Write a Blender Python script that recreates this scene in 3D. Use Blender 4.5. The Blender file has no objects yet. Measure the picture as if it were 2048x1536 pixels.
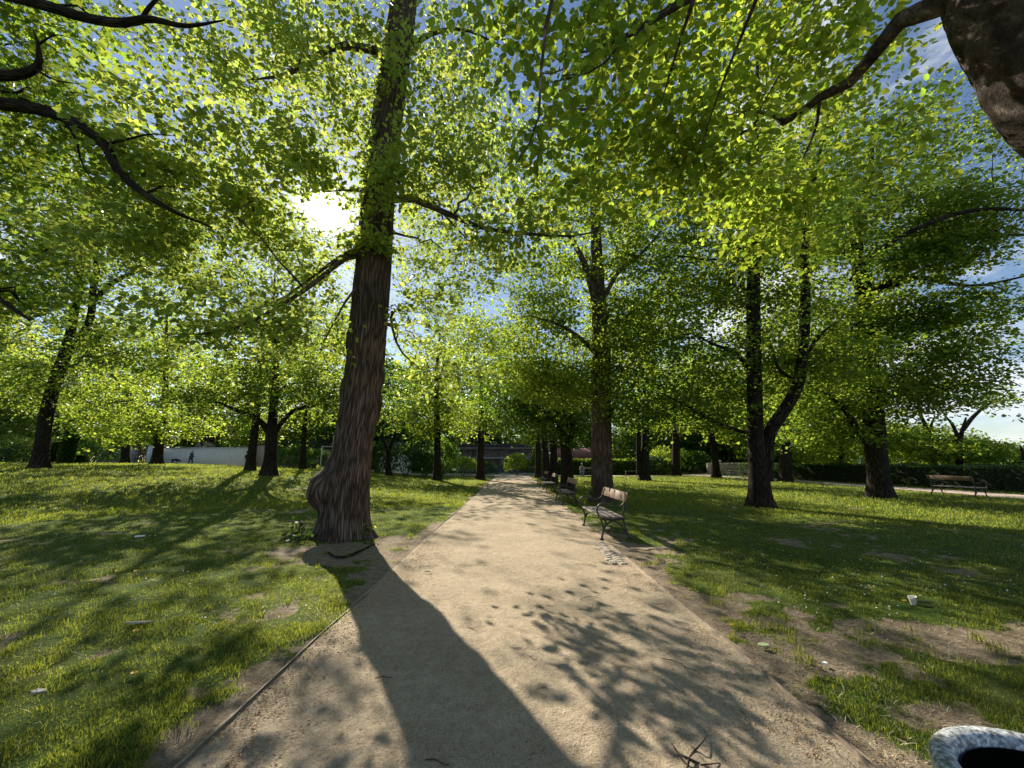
import bpy, bmesh, math, random
import numpy as np
from mathutils import Vector, Matrix

# ------------------------------------------------------------------ camera, world, sun, exposure
SC = bpy.context.scene
COL = SC.collection
FPX, CX, CY = 769.0, 1024.0, 768.0
EYE, PITCH = 1.55, math.radians(11.4)
cam_d = bpy.data.cameras.new("camera")
cam_d.sensor_width = 36.0
cam_d.lens = FPX / 2048 * 36.0
cam_d.clip_start, cam_d.clip_end = 0.05, 9000
cam = bpy.data.objects.new("camera", cam_d)
cam.location = (0, 0, EYE)
cam.rotation_euler = (math.radians(90) + PITCH, 0, 0)
COL.objects.link(cam)
SC.camera = cam

SUN_EL, SUN_AZ = math.radians(32.3), math.radians(-28.6)      # azimuth from +Y towards +X
SUN = np.array([math.sin(SUN_AZ) * math.cos(SUN_EL), math.cos(SUN_AZ) * math.cos(SUN_EL), math.sin(SUN_EL)])
W = bpy.data.worlds.new("World"); SC.world = W; W.use_nodes = True
nt = W.node_tree; nt.nodes.clear()
def N(t, typ, **k):
    n = t.nodes.new(typ)
    for a, b in k.items():
        if a.startswith('i_'): n.inputs[a[2:].replace('_', ' ')].default_value = b
        elif a.startswith('n_'): n.inputs[int(a[2:])].default_value = b
        else: setattr(n, a, b)
    return n
def L(t, a, b): t.links.new(a, b)
out = N(nt, 'ShaderNodeOutputWorld'); bg = N(nt, 'ShaderNodeBackground')
sky = N(nt, 'ShaderNodeTexSky', sky_type='NISHITA', sun_disc=False)
sky.sun_elevation = SUN_EL; sky.sun_rotation = SUN_AZ
sky.altitude = 250; sky.air_density = 1.0; sky.dust_density = 0.25; sky.ozone_density = 2.0
bg.inputs[1].default_value = 0.075
tc = N(nt, 'ShaderNodeTexCoord')
# clouds: thin bright wisps, thicker near the horizon
mp = N(nt, 'ShaderNodeMapping'); mp.inputs['Scale'].default_value = (1.0, 1.0, 3.2)
L(nt, tc.outputs['Generated'], mp.inputs[0])
cn = N(nt, 'ShaderNodeTexNoise', i_Scale=3.1, i_Detail=7.0, i_Roughness=0.58, i_Distortion=0.4)
L(nt, mp.outputs[0], cn.inputs['Vector'])
sx = N(nt, 'ShaderNodeSeparateXYZ'); L(nt, tc.outputs['Generated'], sx.inputs[0])
low = N(nt, 'ShaderNodeMapRange', n_1=0.0, n_2=0.55, n_3=0.22, n_4=-0.04); L(nt, sx.outputs['Z'], low.inputs[0])
rgt = N(nt, 'ShaderNodeMapRange', n_1=-0.4, n_2=0.8, n_3=-0.05, n_4=0.07); L(nt, sx.outputs['X'], rgt.inputs[0])
ad = N(nt, 'ShaderNodeMath', operation='ADD'); L(nt, cn.outputs[0], ad.inputs[0]); L(nt, low.outputs[0], ad.inputs[1])
ad2 = N(nt, 'ShaderNodeMath', operation='ADD'); L(nt, ad.outputs[0], ad2.inputs[0]); L(nt, rgt.outputs[0], ad2.inputs[1])
cr = N(nt, 'ShaderNodeMapRange', n_1=0.56, n_2=0.78, n_3=0.0, n_4=0.9, interpolation_type='SMOOTHSTEP'); L(nt, ad2.outputs[0], cr.inputs[0])
mx = N(nt, 'ShaderNodeMix', data_type='RGBA'); L(nt, cr.outputs[0], mx.inputs[0])
L(nt, sky.outputs[0], mx.inputs[6]); mx.inputs[7].default_value = (7.5, 7.8, 8.4, 1)
# the glare of the low sun in the sky round its disc
dt = N(nt, 'ShaderNodeVectorMath', operation='DOT_PRODUCT'); L(nt, tc.outputs['Generated'], dt.inputs[0]); dt.inputs[1].default_value = tuple(SUN)
ac = N(nt, 'ShaderNodeMath', operation='ARCCOSINE'); L(nt, dt.outputs['Value'], ac.inputs[0])
def expo(scale, amp):
    a = N(nt, 'ShaderNodeMath', operation='MULTIPLY', n_1=-1.0 / scale); L(nt, ac.outputs[0], a.inputs[0])
    e = N(nt, 'ShaderNodeMath', operation='EXPONENT'); L(nt, a.outputs[0], e.inputs[0])
    m = N(nt, 'ShaderNodeMath', operation='MULTIPLY', n_1=amp); L(nt, e.outputs[0], m.inputs[0]); return m
e1, e2 = expo(0.009, 1100.0), expo(0.055, 4.0)
es = N(nt, 'ShaderNodeMath', operation='ADD'); L(nt, e1.outputs[0], es.inputs[0]); L(nt, e2.outputs[0], es.inputs[1])
gl = N(nt, 'ShaderNodeVectorMath', operation='SCALE'); gl.inputs[0].default_value = (1.0, 0.96, 0.88); L(nt, es.outputs[0], gl.inputs['Scale'])
sm = N(nt, 'ShaderNodeVectorMath', operation='ADD'); L(nt, mx.outputs[2], sm.inputs[0]); L(nt, gl.outputs[0], sm.inputs[1])
L(nt, sm.outputs[0], bg.inputs[0]); L(nt, bg.outputs[0], out.inputs[0])

sl = bpy.data.lights.new("sun", 'SUN'); sl.energy = 5.0; sl.angle = math.radians(0.5); sl.color = (1.0, 0.93, 0.80)
so = bpy.data.objects.new("sun", sl); COL.objects.link(so)
so.rotation_euler = Vector(SUN).to_track_quat('Z', 'Y').to_euler()
SC.view_settings.view_transform = 'Standard'; SC.view_settings.look = 'None'
SC.view_settings.exposure = 0.92; SC.view_settings.gamma = 1.0
SC.cycles.max_bounces = 7; SC.cycles.diffuse_bounces = 4; SC.cycles.transmission_bounces = 5
SC.cycles.glossy_bounces = 2; SC.cycles.sample_clamp_indirect = 6.0; SC.cycles.sample_clamp_direct = 0
SC.cycles.caustics_reflective = False; SC.cycles.caustics_refractive = False
SC.cycles.use_denoising = True

# ------------------------------------------------------------------ geometry of the view: pixel (2048 wide) + depth -> point
CP, SP = math.cos(PITCH), math.sin(PITCH)
def at(px, py, d):
    u, v = (px - CX) / FPX, (CY - py) / FPX
    return np.array([u * d, d * (CP - v * SP), EYE + d * (SP + v * CP)])
def gp(px, py, z=0.0):
    u, v = (px - CX) / FPX, (CY - py) / FPX
    d = (z - EYE) / (SP + v * CP)
    return np.array([u * d, d * (CP - v * SP), z])

rng = np.random.default_rng(11)
random.seed(5)
# ------------------------------------------------------------------ numpy noise
def _h(ix, iy, iz, s):
    n = (ix * 374761393 + iy * 668265263 + iz * 2147483647 % 1274126177 + iz * 1103515245 + s * 974711) & 0xFFFFFFFF
    n = ((n ^ (n >> 13)) * 1274126177) & 0xFFFFFFFF
    return ((n ^ (n >> 16)) & 0xFFFF) / 65535.0
def vnoise(x, y, z=0.0, s=0):
    x, y = np.asarray(x, float), np.asarray(y, float); z = np.zeros_like(x) + z
    ix, iy, iz = np.floor(x).astype(np.int64), np.floor(y).astype(np.int64), np.floor(z).astype(np.int64)
    fx, fy, fz = x - ix, y - iy, z - iz
    fx, fy, fz = [f * f * (3 - 2 * f) for f in (fx, fy, fz)]
    r = 0
    for a in (0, 1):
        for b in (0, 1):
            for c in (0, 1):
                r = r + _h(ix + a, iy + b, iz + c, s) * (fx if a else 1 - fx) * (fy if b else 1 - fy) * (fz if c else 1 - fz)
    return r
def fbm(x, y, z=0.0, o=4, s=0):
    r, a, t, f = 0, 1.0, 0, 1.0
    for k in range(o):
        r = r + a * vnoise(np.asarray(x) * f, np.asarray(y) * f, np.asarray(z) * f, s + k); t += a; a *= .5; f *= 2.03
    return r / t
def sst(a, b, x):
    t = np.clip((np.asarray(x, float) - a) / (b - a), 0, 1); return t * t * (3 - 2 * t)

# ------------------------------------------------------------------ terrain
_c = []
for px, py, d in [(80, 931, 21), (10, 926, 34), (250, 923, 38), (315, 927, 30), (380, 929, 48), (490, 939, 42), (500, 938, 25), (545, 947, 21),
                  (605, 937, 31), (0, 960, 15), (300, 965, 16), (775, 944, 32), (875, 950, 30), (620, 946, 24), (150, 924, 46), (0, 923, 60),
                  (300, 925, 60), (700, 940, 44), (600, 936, 52), (0, 940, 20), (540, 1010, 11.5), (100, 924, 70)]:
    _c.append(at(px, py, d))
for y in range(-12, 90, 3):
    for x in (-3.2, -1.2, 1.2, 3.5): _c.append((x, y, 0))
for y in range(-12, 90, 6):
    for x in (8, 13, 18, 24, 30): _c.append((x, y, 0))
for x in (-6, -10, -16): _c.append((x, 2, 0.0)); _c.append((x, -6, 0))
_c.append((-22, 4, .5)); _c.append((-8, 9, .12)); _c.append((-12, 10, .3)); _c.append((-5, 16, .1)); _c.append((-5, 26, .15)); _c.append((-6, 40, .2))
_c = np.array(_c, float)
def terrain(x, y):
    x, y = np.asarray(x, float), np.asarray(y, float); sh = np.broadcast(x, y).shape
    xf, yf = np.broadcast_to(x, sh).ravel(), np.broadcast_to(y, sh).ravel()
    r = np.empty(xf.size)
    for i in range(0, xf.size, 20000):
        X, Y = xf[i:i + 20000, None], yf[i:i + 20000, None]
        bw = 2.2 + 0.06 * np.hypot(X, Y)
        w = np.exp(-((X - _c[:, 0]) ** 2 + (Y - _c[:, 1]) ** 2) / (2 * bw ** 2)) + 1e-12 / (1 + (X - _c[:, 0]) ** 2 + (Y - _c[:, 1]) ** 2)
        r[i:i + 20000] = (w * _c[:, 2]).sum(1) / w.sum(1)
    r = r * sst(1.9, 5.5, np.abs(xf - .1))
    r = r - 14 * sst(31, 75, xf) - 22 * sst(75, 300, xf) - 3 * sst(90, 260, np.hypot(xf, yf)) * (xf < 40)
    return r.reshape(sh) if sh else float(r[0])
def tz(x, y): return float(terrain(np.array([x]), np.array([y]))[0])
PL, PR = -1.74, 1.86                                     # path edges
def bare_map(x, y):
    """how worn the turf is: 0 = grass, 1 = bare soil"""
    x, y = np.asarray(x, float), np.asarray(y, float)
    n = fbm(x * 1.1, y * 1.1, 0, 5, 3); n2 = fbm(x * 3.7, y * 3.7, 0, 3, 9)
    e = np.maximum(PL - x, x - PR)                        # distance outside the path
    b = (n - .5) * 2.6 + (n2 - .5) * 1.9 - .42
    b = b + 1.15 * np.exp(-np.clip(e, 0, 9) / .33)
    b = b + .72 * np.exp(-np.clip(x - PR, 0, 9) / 1.2) * (x > 0) * sst(11, 4.5, y)
    b = b + .35 * sst(6.5, 2, np.hypot(x, y)) 
    b = b + 1.9 * np.exp(-(((x + 2.75) / .95) ** 2 + ((y - 7.0) / .9) ** 2))
    b = b + 1.0 * np.exp(-(((x - 2.6) / .9) ** 2 + ((y - 8.4) / 1.7) ** 2))
    b = b + .9 * np.exp(-(((x - 4.6) / 1.1) ** 2 + ((y - 3.9) / .5) ** 2))
    b = b + .02 * np.exp(-(((x - 8) / 6) ** 2 + ((y - 9) / 4) ** 2))
    return sst(0.0, .75, b - .05)

# ------------------------------------------------------------------ where the sun reaches the ground (tree gaps)
def ell_field(x, y, px, py, rx, ry, ang=0.0):
    c = gp(px, py); dx, dy = x - c[0], y - c[1]
    ca, sa = math.cos(ang), math.sin(ang)
    return np.exp(-(((dx * ca + dy * sa) / rx) ** 2 + ((-dx * sa + dy * ca) / ry) ** 2))
def shade_map(x, y):
    """>0 where the canopy above is closed, <0 where it is open towards the sun"""
    x, y = np.asarray(x, float), np.asarray(y, float)
    sa = np.array([SUN[0], SUN[1]]) / math.hypot(SUN[0], SUN[1])
    u, v = x * sa[0] + y * sa[1], x * sa[1] - y * sa[0]
    n = fbm(u * .42, v * .9, 0, 4, 21) - .5; n2 = fbm(u * 1.6, v * 3.0, 0, 3, 33) - .5
    n3 = fbm(u * 6.0, v * 9.0, 0, 2, 37) - .5
    fg = sst(8.5, 5.5, np.hypot(x, y))
    s = n * 3.0 * (1 - .65 * fg) + n2 * (1.8 + 1.8 * fg) + n3 * (1.3 + 2.6 * fg) - .08 - .20 * fg
    s = s + .55 * sst(2.0, 5.0, x) * sst(30, 20, y) * sst(3.0, 6.5, y)
    s = s - 1.1 * ell_field(x, y, 1010, 1045, 1.9, 4.2) - .9 * ell_field(x, y, 800, 1050, 1.7, 1.6)
    s = s - 1.2 * ell_field(x, y, 300, 1180, 2.8, .9) - .55 * ell_field(x, y, 40, 1420, 1.6, .8)
    s = s + .75 * ell_field(x, y, 300, 1370, 1.3, .7) + .55 * ell_field(x, y, 250, 1095, 3, .7)
    s = s - .9 * ell_field(x, y, 1330, 1085, 1.6, 1.1) - .5 * ell_field(x, y, 1850, 1260, 2.2, .7) - .5 * ell_field(x, y, 1480, 1170, 1.4, .5)
    s = s + .75 * ell_field(x, y, 1700, 1090, 6.0, 1.6) + .7 * ell_field(x, y, 1500, 1010, 6.5, 2.0) - .9 * ell_field(x, y, 1800, 1045, 5.0, .45) - .7 * ell_field(x, y, 1900, 1125, 3.0, .35) - .6 * ell_field(x, y, 1650, 1030, 3.0, .5)
    s = s - 1.5 * np.exp(-((y - 28) / 5) ** 2) * sst(3, 6, x) + .55 * ell_field(x, y, 1010, 980, 3, 7)
    s = s - .7 * ell_field(x, y, 980, 1420, .7, 1.0) + .35 * ell_field(x, y, 1250, 1280, .9, 1.0)
    s = s - .55 * sst(-4, -12, x) * sst(9, 16, y)
    s = s + .18 * np.exp(-(((x - 2.0) / 2.2) ** 2 + ((y - 3.6) / 1.9) ** 2))
    s = s + 1.3 * sst(1.6, .2, y)
    s = s + .35 * ell_field(x, y, 1180, 1240, .75, 1.3) + .25 * ell_field(x, y, 1400, 1330, .9, .8) + 1.3 * np.exp(-(((x - 19) / 6) ** 2 + ((y - 16.5) / 4) ** 2)) + 1.1 * ell_field(x, y, 420, 1440, 1.1, .7) + .35 * ell_field(x, y, 250, 1330, 1.3, .5) + .6 * ell_field(x, y, 100, 1100, 2.5, .6)
    s = s - 14.0 * np.exp(-(((x - 1.17) / .17) ** 2 + ((y + 2.15) / .26) ** 2)) - 4.5 * np.exp(-(((x - 1.17) / .32) ** 2 + ((y + 2.2) / .48) ** 2)) * sst(.5, .6, fbm(x * 8, y * 6, 0, 3, 71))
    return s

# ------------------------------------------------------------------ mesh helpers
def tag(o, label=None, cat=None, group=None, kind=None):
    if label: o['label'] = label
    if cat: o['category'] = cat
    if group: o['group'] = group
    if kind: o['kind'] = kind
    return o
def empty(name, loc, label, cat, group=None, rz=0.0):
    o = bpy.data.objects.new(name, None); COL.objects.link(o); o.location = tuple(loc); o.rotation_euler = (0, 0, rz)
    o.empty_display_size = .2
    return tag(o, label, cat, group)
def link(name, me, mat, parent=None, world=False):
    o = bpy.data.objects.new(name, me); COL.objects.link(o)
    if mat: me.materials.append(mat)
    if parent is not None:
        o.parent = parent
        if world:                                        # vertices are given in world space
            M = Matrix.LocRotScale(parent.location, parent.rotation_euler, (1, 1, 1))
            me.transform(M.inverted())
    return o
class Geo:
    """collects vertex/face arrays of equal face size groups"""
    def __init__(s): s.v = []; s.f = {}; s.n = 0; s.uv = {}
    def add(s, v, f, uv=None):
        f = np.asarray(f, np.int64); k = f.shape[1]
        s.v.append(np.asarray(v, float)); s.f.setdefault(k, []).append(f + s.n); s.n += len(v)
        s.uv.setdefault(k, []).append(uv if uv is not None else np.zeros((f.size, 2)))
    def mesh(s, name, smooth=False):
        me = bpy.data.meshes.new(name)
        if not s.v: return me
        V = np.concatenate(s.v); me.vertices.add(len(V)); me.vertices.foreach_set('co', V.astype(np.float32).ravel())
        ks = sorted(s.f); F = [np.concatenate(s.f[k]) for k in ks]
        lv = np.concatenate([f.ravel() for f in F]); tot = np.concatenate([np.full(len(f), k, np.int32) for k, f in zip(ks, F)])
        me.loops.add(len(lv)); me.loops.foreach_set('vertex_index', lv.astype(np.int32))
        me.polygons.add(len(tot)); st = np.concatenate([[0], np.cumsum(tot)[:-1]]).astype(np.int32)
        me.polygons.foreach_set('loop_start', st)
        try: me.polygons.foreach_set('loop_total', tot)
        except Exception: pass
        uv = np.concatenate([np.concatenate(s.uv[k]) for k in ks])
        if np.any(uv): me.uv_layers.new(name='UVMap').data.foreach_set('uv', uv.astype(np.float32).ravel())
        if smooth: me.polygons.foreach_set('use_smooth', np.ones(len(tot), bool))
        me.update(calc_edges=True)
        return me
def tubes(g, P, R, sides=6, cap=True):
    """P (N,M,3), R (N,M): N tapered tubes of M rings"""
    P, R = np.asarray(P, float), np.asarray(R, float)
    if P.ndim == 2: P, R = P[None], R[None]
    n, m, _ = P.shape
    T = np.gradient(P, axis=1); T /= np.linalg.norm(T, axis=2, keepdims=True) + 1e-9
    ref = np.array([0, 1.0, 0.0]) + np.zeros_like(T[:, 0]); ref[np.abs(T[:, 0, 1]) > .9] = (1, 0, 0)
    A = np.empty_like(T)
    a = ref - (ref * T[:, 0]).sum(1, keepdims=True) * T[:, 0]; a /= np.linalg.norm(a, axis=1, keepdims=True); A[:, 0] = a
    for i in range(1, m):
        a = A[:, i - 1] - (A[:, i - 1] * T[:, i]).sum(1, keepdims=True) * T[:, i]; A[:, i] = a / (np.linalg.norm(a, axis=1, keepdims=True) + 1e-9)
    B = np.cross(T, A)
    th = np.arange(sides) / sides * 2 * math.pi
    V = P[:, :, None] + R[:, :, None, None] * (A[:, :, None] * np.cos(th)[:, None] + B[:, :, None] * np.sin(th)[:, None])
    idx = np.arange(n * m * sides).reshape(n, m, sides)
    q = np.stack([idx[:, :-1], np.roll(idx[:, :-1], -1, 2), np.roll(idx[:, 1:], -1, 2), idx[:, 1:]], -1).reshape(-1, 4)
    ln = np.concatenate([np.zeros((n, 1)), np.cumsum(np.linalg.norm(np.diff(P, axis=1), axis=2), 1)], 1)
    rm = R.max(1)[:, None, None]
    U0 = np.broadcast_to((np.arange(sides) / sides * 2 * math.pi)[None, None] * rm, (n, m - 1, sides)); U1 = U0 + 2 * math.pi / sides * rm
    V0 = np.broadcast_to(ln[:, :-1, None], U0.shape); V1 = np.broadcast_to(ln[:, 1:, None], U0.shape)
    uv = np.stack([np.stack([U0, V0], -1), np.stack([U1, V0], -1), np.stack([U1, V1], -1), np.stack([U0, V1], -1)], -2).reshape(-1, 2)
    g.add(V.reshape(-1, 3), q, uv)
    if cap:
        tip = P[:, -1] + T[:, -1] * R[:, -1:] * .5; k = np.arange(n)
        vv = np.concatenate([V[:, -1].reshape(-1, 3), tip]); b = (k * sides)[:, None] + np.arange(sides)
        tri = np.stack([b, np.roll(b, -1, 1), np.broadcast_to((n * sides + k)[:, None], b.shape)], -1).reshape(-1, 3)
        g.add(vv, tri)
def spline(pts, m, rad=None):
    """Catmull-Rom through pts (K,3) sampled at m points (radii too)"""
    pts = np.asarray(pts, float)
    a = np.concatenate([[2 * pts[0] - pts[1]], pts, [2 * pts[-1] - pts[-2]]])
    t = np.linspace(0, len(pts) - 1, m); i = np.minimum(t.astype(int), len(pts) - 2); f = (t - i)[:, None]
    p0, p1, p2, p3 = a[i], a[i + 1], a[i + 2], a[i + 3]
    q = .5 * (2 * p1 + (p2 - p0) * f + (2 * p0 - 5 * p1 + 4 * p2 - p3) * f ** 2 + (3 * p1 - p0 - 3 * p2 + p3) * f ** 3)
    if rad is None: return q
    return q, np.interp(t, np.arange(len(rad)), rad)
def box(g, c, s, rz=0.0, rx=0.0, bev=0.0):
    c, s = np.asarray(c, float), np.asarray(s, float) / 2
    if bev <= 0:
        v = np.array([[x, y, z] for x in (-1, 1) for y in (-1, 1) for z in (-1, 1)]) * s
        f = [(0, 1, 3, 2), (4, 6, 7, 5), (0, 4, 5, 1), (2, 3, 7, 6), (0, 2, 6, 4), (1, 5, 7, 3)]
    else:
        bm = bmesh.new(); bmesh.ops.create_cube(bm, size=2)
        for q in bm.verts: q.co = Vector(q.co) * Vector(s) if False else Vector((q.co.x * s[0], q.co.y * s[1], q.co.z * s[2]))
        bmesh.ops.bevel(bm, geom=bm.edges[:], offset=bev, segments=1, affect='EDGES')
        bmesh.ops.triangulate(bm, faces=bm.faces[:]); bm.verts.index_update()
        v = np.array([q.co[:] for q in bm.verts]); f = [[q.index for q in ff.verts] for ff in bm.faces]; bm.free()
    if rx: ca, sa = math.cos(rx), math.sin(rx); v = v @ np.array([[1, 0, 0], [0, ca, -sa], [0, sa, ca]]).T
    if rz: ca, sa = math.cos(rz), math.sin(rz); v = v @ np.array([[ca, -sa, 0], [sa, ca, 0], [0, 0, 1]]).T
    g.add(v + c, f)
def blob(g, c, r, seg=12, rings=8, noise=0.0, seed=0, bottom=None):
    c = np.asarray(c, float); th = np.linspace(0, math.pi, rings + 1)[1:-1]; ph = np.arange(seg) / seg * 2 * math.pi
    d = np.stack([np.sin(th)[:, None] * np.cos(ph), np.sin(th)[:, None] * np.sin(ph), np.cos(th)[:, None] + 0 * ph], -1).reshape(-1, 3)
    d = np.concatenate([d, [[0, 0, 1], [0, 0, -1]]])
    k = 1 + noise * (fbm(d[:, 0] * 2 + 9, d[:, 1] * 2 + 9, d[:, 2] * 2 + seed, 3, seed) - .5) * 2
    v = c + d * np.asarray(r, float) * k[:, None]
    f = []; m = len(th)
    for i in range(m - 1):
        for j in range(seg): f.append((i * seg + j, (i + 1) * seg + j, (i + 1) * seg + (j + 1) % seg, i * seg + (j + 1) % seg))
    g.add(v, f); o = m * seg
    g.add(v, [(j, (j + 1) % seg, o) for j in range(seg)] + [((m - 1) * seg + (j + 1) % seg, (m - 1) * seg + j, o + 1) for j in range(seg)])

# ------------------------------------------------------------------ materials
def newmat(name):
    m = bpy.data.materials.new(name); m.use_nodes = True; t = m.node_tree; t.nodes.clear()
    o = N(t, 'ShaderNodeOutputMaterial'); b = N(t, 'ShaderNodeBsdfPrincipled'); L(t, b.outputs[0], o.inputs[0])
    b.inputs['Specular IOR Level'].default_value = .3
    return m, t, b, o
def ramp(t, src, stops):
    r = N(t, 'ShaderNodeValToRGB'); L(t, src, r.inputs[0]); e = r.color_ramp.elements
    while len(e) < len(stops): e.new(.5)
    for q, (p, c) in zip(e, stops): q.position = p; q.color = tuple(c) + (1,) if len(c) == 3 else c
    return r
def simple(name, col, rough=.7, var=.25, scale=6.0, bump=.0, metal=0.0, col2=None, spec=.3, coord='Object'):
    m, t, b, o = newmat(name)
    c = N(t, 'ShaderNodeTexCoord'); n = N(t, 'ShaderNodeTexNoise', i_Scale=scale, i_Detail=6.0, i_Roughness=.6); L(t, c.outputs[coord], n.inputs['Vector'])
    c1 = tuple(x * (1 - var) for x in col); c2 = col2 or tuple(min(1, x * (1 + var)) for x in col)
    r = ramp(t, n.outputs[0], [(.3, c1), (.7, c2)]); L(t, r.outputs[0], b.inputs['Base Color'])
    b.inputs['Roughness'].default_value = rough; b.inputs['Metallic'].default_value = metal; b.inputs['Specular IOR Level'].default_value = spec
    if bump:
        bp = N(t, 'ShaderNodeBump', i_Strength=1.0, i_Distance=bump); L(t, n.outputs[0], bp.inputs['Height']); L(t, bp.outputs[0], b.inputs['Normal'])
    return m
def leaf_mat(name, front, trans, tmix=.5, rough=.45):
    m, t, b, o = newmat(name)
    g = N(t, 'ShaderNodeNewGeometry')
    hs = N(t, 'ShaderNodeHueSaturation', i_Color=tuple(front) + (1,)); h2 = N(t, 'ShaderNodeHueSaturation', i_Color=tuple(trans) + (1,))
    mr = N(t, 'ShaderNodeMapRange', n_3=.68, n_4=1.3); L(t, g.outputs['Random Per Island'], mr.inputs[0])
    wn = N(t, 'ShaderNodeTexWhiteNoise', noise_dimensions='1D'); L(t, g.outputs['Random Per Island'], wn.inputs['W'])
    mh = N(t, 'ShaderNodeMapRange', n_3=.475, n_4=.525); L(t, wn.outputs[0], mh.inputs[0])
    for h in (hs, h2): L(t, mr.outputs[0], h.inputs['Value']); L(t, mh.outputs[0], h.inputs['Hue'])
    L(t, hs.outputs[0], b.inputs['Base Color']); b.inputs['Roughness'].default_value = rough; b.inputs['Specular IOR Level'].default_value = .22
    tr = N(t, 'ShaderNodeBsdfTranslucent'); L(t, h2.outputs[0], tr.inputs[0])
    mxs = N(t, 'ShaderNodeMixShader', n_0=tmix); L(t, b.outputs[0], mxs.inputs[1]); L(t, tr.outputs[0], mxs.inputs[2]); L(t, mxs.outputs[0], o.inputs[0])
    return m
def bark_mat(name, dark, light, su=16.0, sv=1.6, dist=.02):
    m, t, b, o = newmat(name)
    uv = N(t, 'ShaderNodeUVMap'); mp = N(t, 'ShaderNodeMapping'); mp.inputs['Scale'].default_value = (su, sv, 1); L(t, uv.outputs[0], mp.inputs[0])
    n = N(t, 'ShaderNodeTexNoise', i_Scale=1.6, i_Detail=6.0, i_Roughness=.62, i_Distortion=.4); L(t, mp.outputs[0], n.inputs['Vector'])
    v = N(t, 'ShaderNodeTexVoronoi', feature='DISTANCE_TO_EDGE', i_Scale=1.3); L(t, mp.outputs[0], v.inputs['Vector'])
    vr = N(t, 'ShaderNodeMapRange', n_1=0.0, n_2=.28); L(t, v.outputs['Distance'], vr.inputs[0])
    mu = N(t, 'ShaderNodeMath', operation='MULTIPLY'); L(t, vr.outputs[0], mu.inputs[0]); L(t, n.outputs[0], mu.inputs[1])
    tc = N(t, 'ShaderNodeTexCoord'); big = N(t, 'ShaderNodeTexNoise', i_Scale=1.7, i_Detail=4.0); L(t, tc.outputs['Object'], big.inputs['Vector'])
    r = ramp(t, mu.outputs[0], [(.08, dark), (.55, light)])
    br = ramp(t, big.outputs[0], [(.35, (.75, .72, .7)), (.68, (1.25, 1.2, 1.12))])
    ml = N(t, 'ShaderNodeMix', data_type='RGBA', blend_type='MULTIPLY', n_0=1.0); L(t, r.outputs[0], ml.inputs[6]); L(t, br.outputs[0], ml.inputs[7])
    L(t, ml.outputs[2], b.inputs['Base Color']); b.inputs['Roughness'].default_value = .95; b.inputs['Specular IOR Level'].default_value = .12
    bp = N(t, 'ShaderNodeBump', i_Strength=1.0, i_Distance=dist); L(t, mu.outputs[0], bp.inputs['Height']); L(t, bp.outputs[0], b.inputs['Normal'])
    return m
M_LIN = leaf_mat('linden_leaf', (.058, .11, .022), (.50, .62, .055), .58)
M_LIN2 = leaf_mat('linden_leaf_pale', (.062, .11, .03), (.53, .63, .10), .57)
M_MAP = leaf_mat('maple_leaf', (.045, .085, .018), (.38, .50, .045), .52)
M_DRK = leaf_mat('deep_green_leaf', (.04, .075, .018), (.26, .42, .035), .47)
M_HED = leaf_mat('hedge_leaf', (.04, .075, .018), (.12, .22, .03), .35)
M_BARK = bark_mat('linden_bark', (.042, .031, .024), (.175, .14, .115), 22, 1.5, .008)
M_BARK2 = bark_mat('maple_bark', (.013, .010, .008), (.065, .052, .040), 14, 2.2, .012)
def patchy_bark():
    m, t, b, o = newmat('pale_patchy_bark'); c = N(t, 'ShaderNodeTexCoord')
    n = N(t, 'ShaderNodeTexNoise', i_Scale=4.5, i_Detail=8.0, i_Roughness=.62, i_Distortion=.6); n2 = N(t, 'ShaderNodeTexNoise', i_Scale=28.0, i_Detail=6.0, i_Roughness=.7)
    v = N(t, 'ShaderNodeTexVoronoi', feature='DISTANCE_TO_EDGE', i_Scale=24.0)
    for q in (n, n2, v): L(t, c.outputs['Object'], q.inputs['Vector'])
    r = ramp(t, n.outputs[0], [(.40, (.045, .034, .027)), (.56, (.12, .095, .08)), (.68, (.36, .30, .26))]); r2 = ramp(t, n2.outputs[0], [(.3, (.45, .45, .45)), (.65, (1.25, 1.25, 1.25))])
    mu = N(t, 'ShaderNodeMix', data_type='RGBA', blend_type='MULTIPLY', n_0=1.0); L(t, r.outputs[0], mu.inputs[6]); L(t, r2.outputs[0], mu.inputs[7]); L(t, mu.outputs[2], b.inputs['Base Color'])
    b.inputs['Roughness'].default_value = .95; b.inputs['Specular IOR Level'].default_value = .12
    b1_ = N(t, 'ShaderNodeBump', i_Strength=1.0, i_Distance=.02); L(t, n2.outputs[0], b1_.inputs['Height'])
    vr = N(t, 'ShaderNodeMapRange', n_1=0.0, n_2=.12); L(t, v.outputs['Distance'], vr.inputs[0]); b2_ = N(t, 'ShaderNodeBump', i_Strength=.35, i_Distance=.012); L(t, vr.outputs[0], b2_.inputs['Height']); L(t, b1_.outputs[0], b2_.inputs['Normal']); L(t, b2_.outputs[0], b.inputs['Normal'])
    return m
M_BARK3 = patchy_bark()
M_TWIG = simple('twig_bark', (.055, .042, .032), .9, .3, 9)
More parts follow.
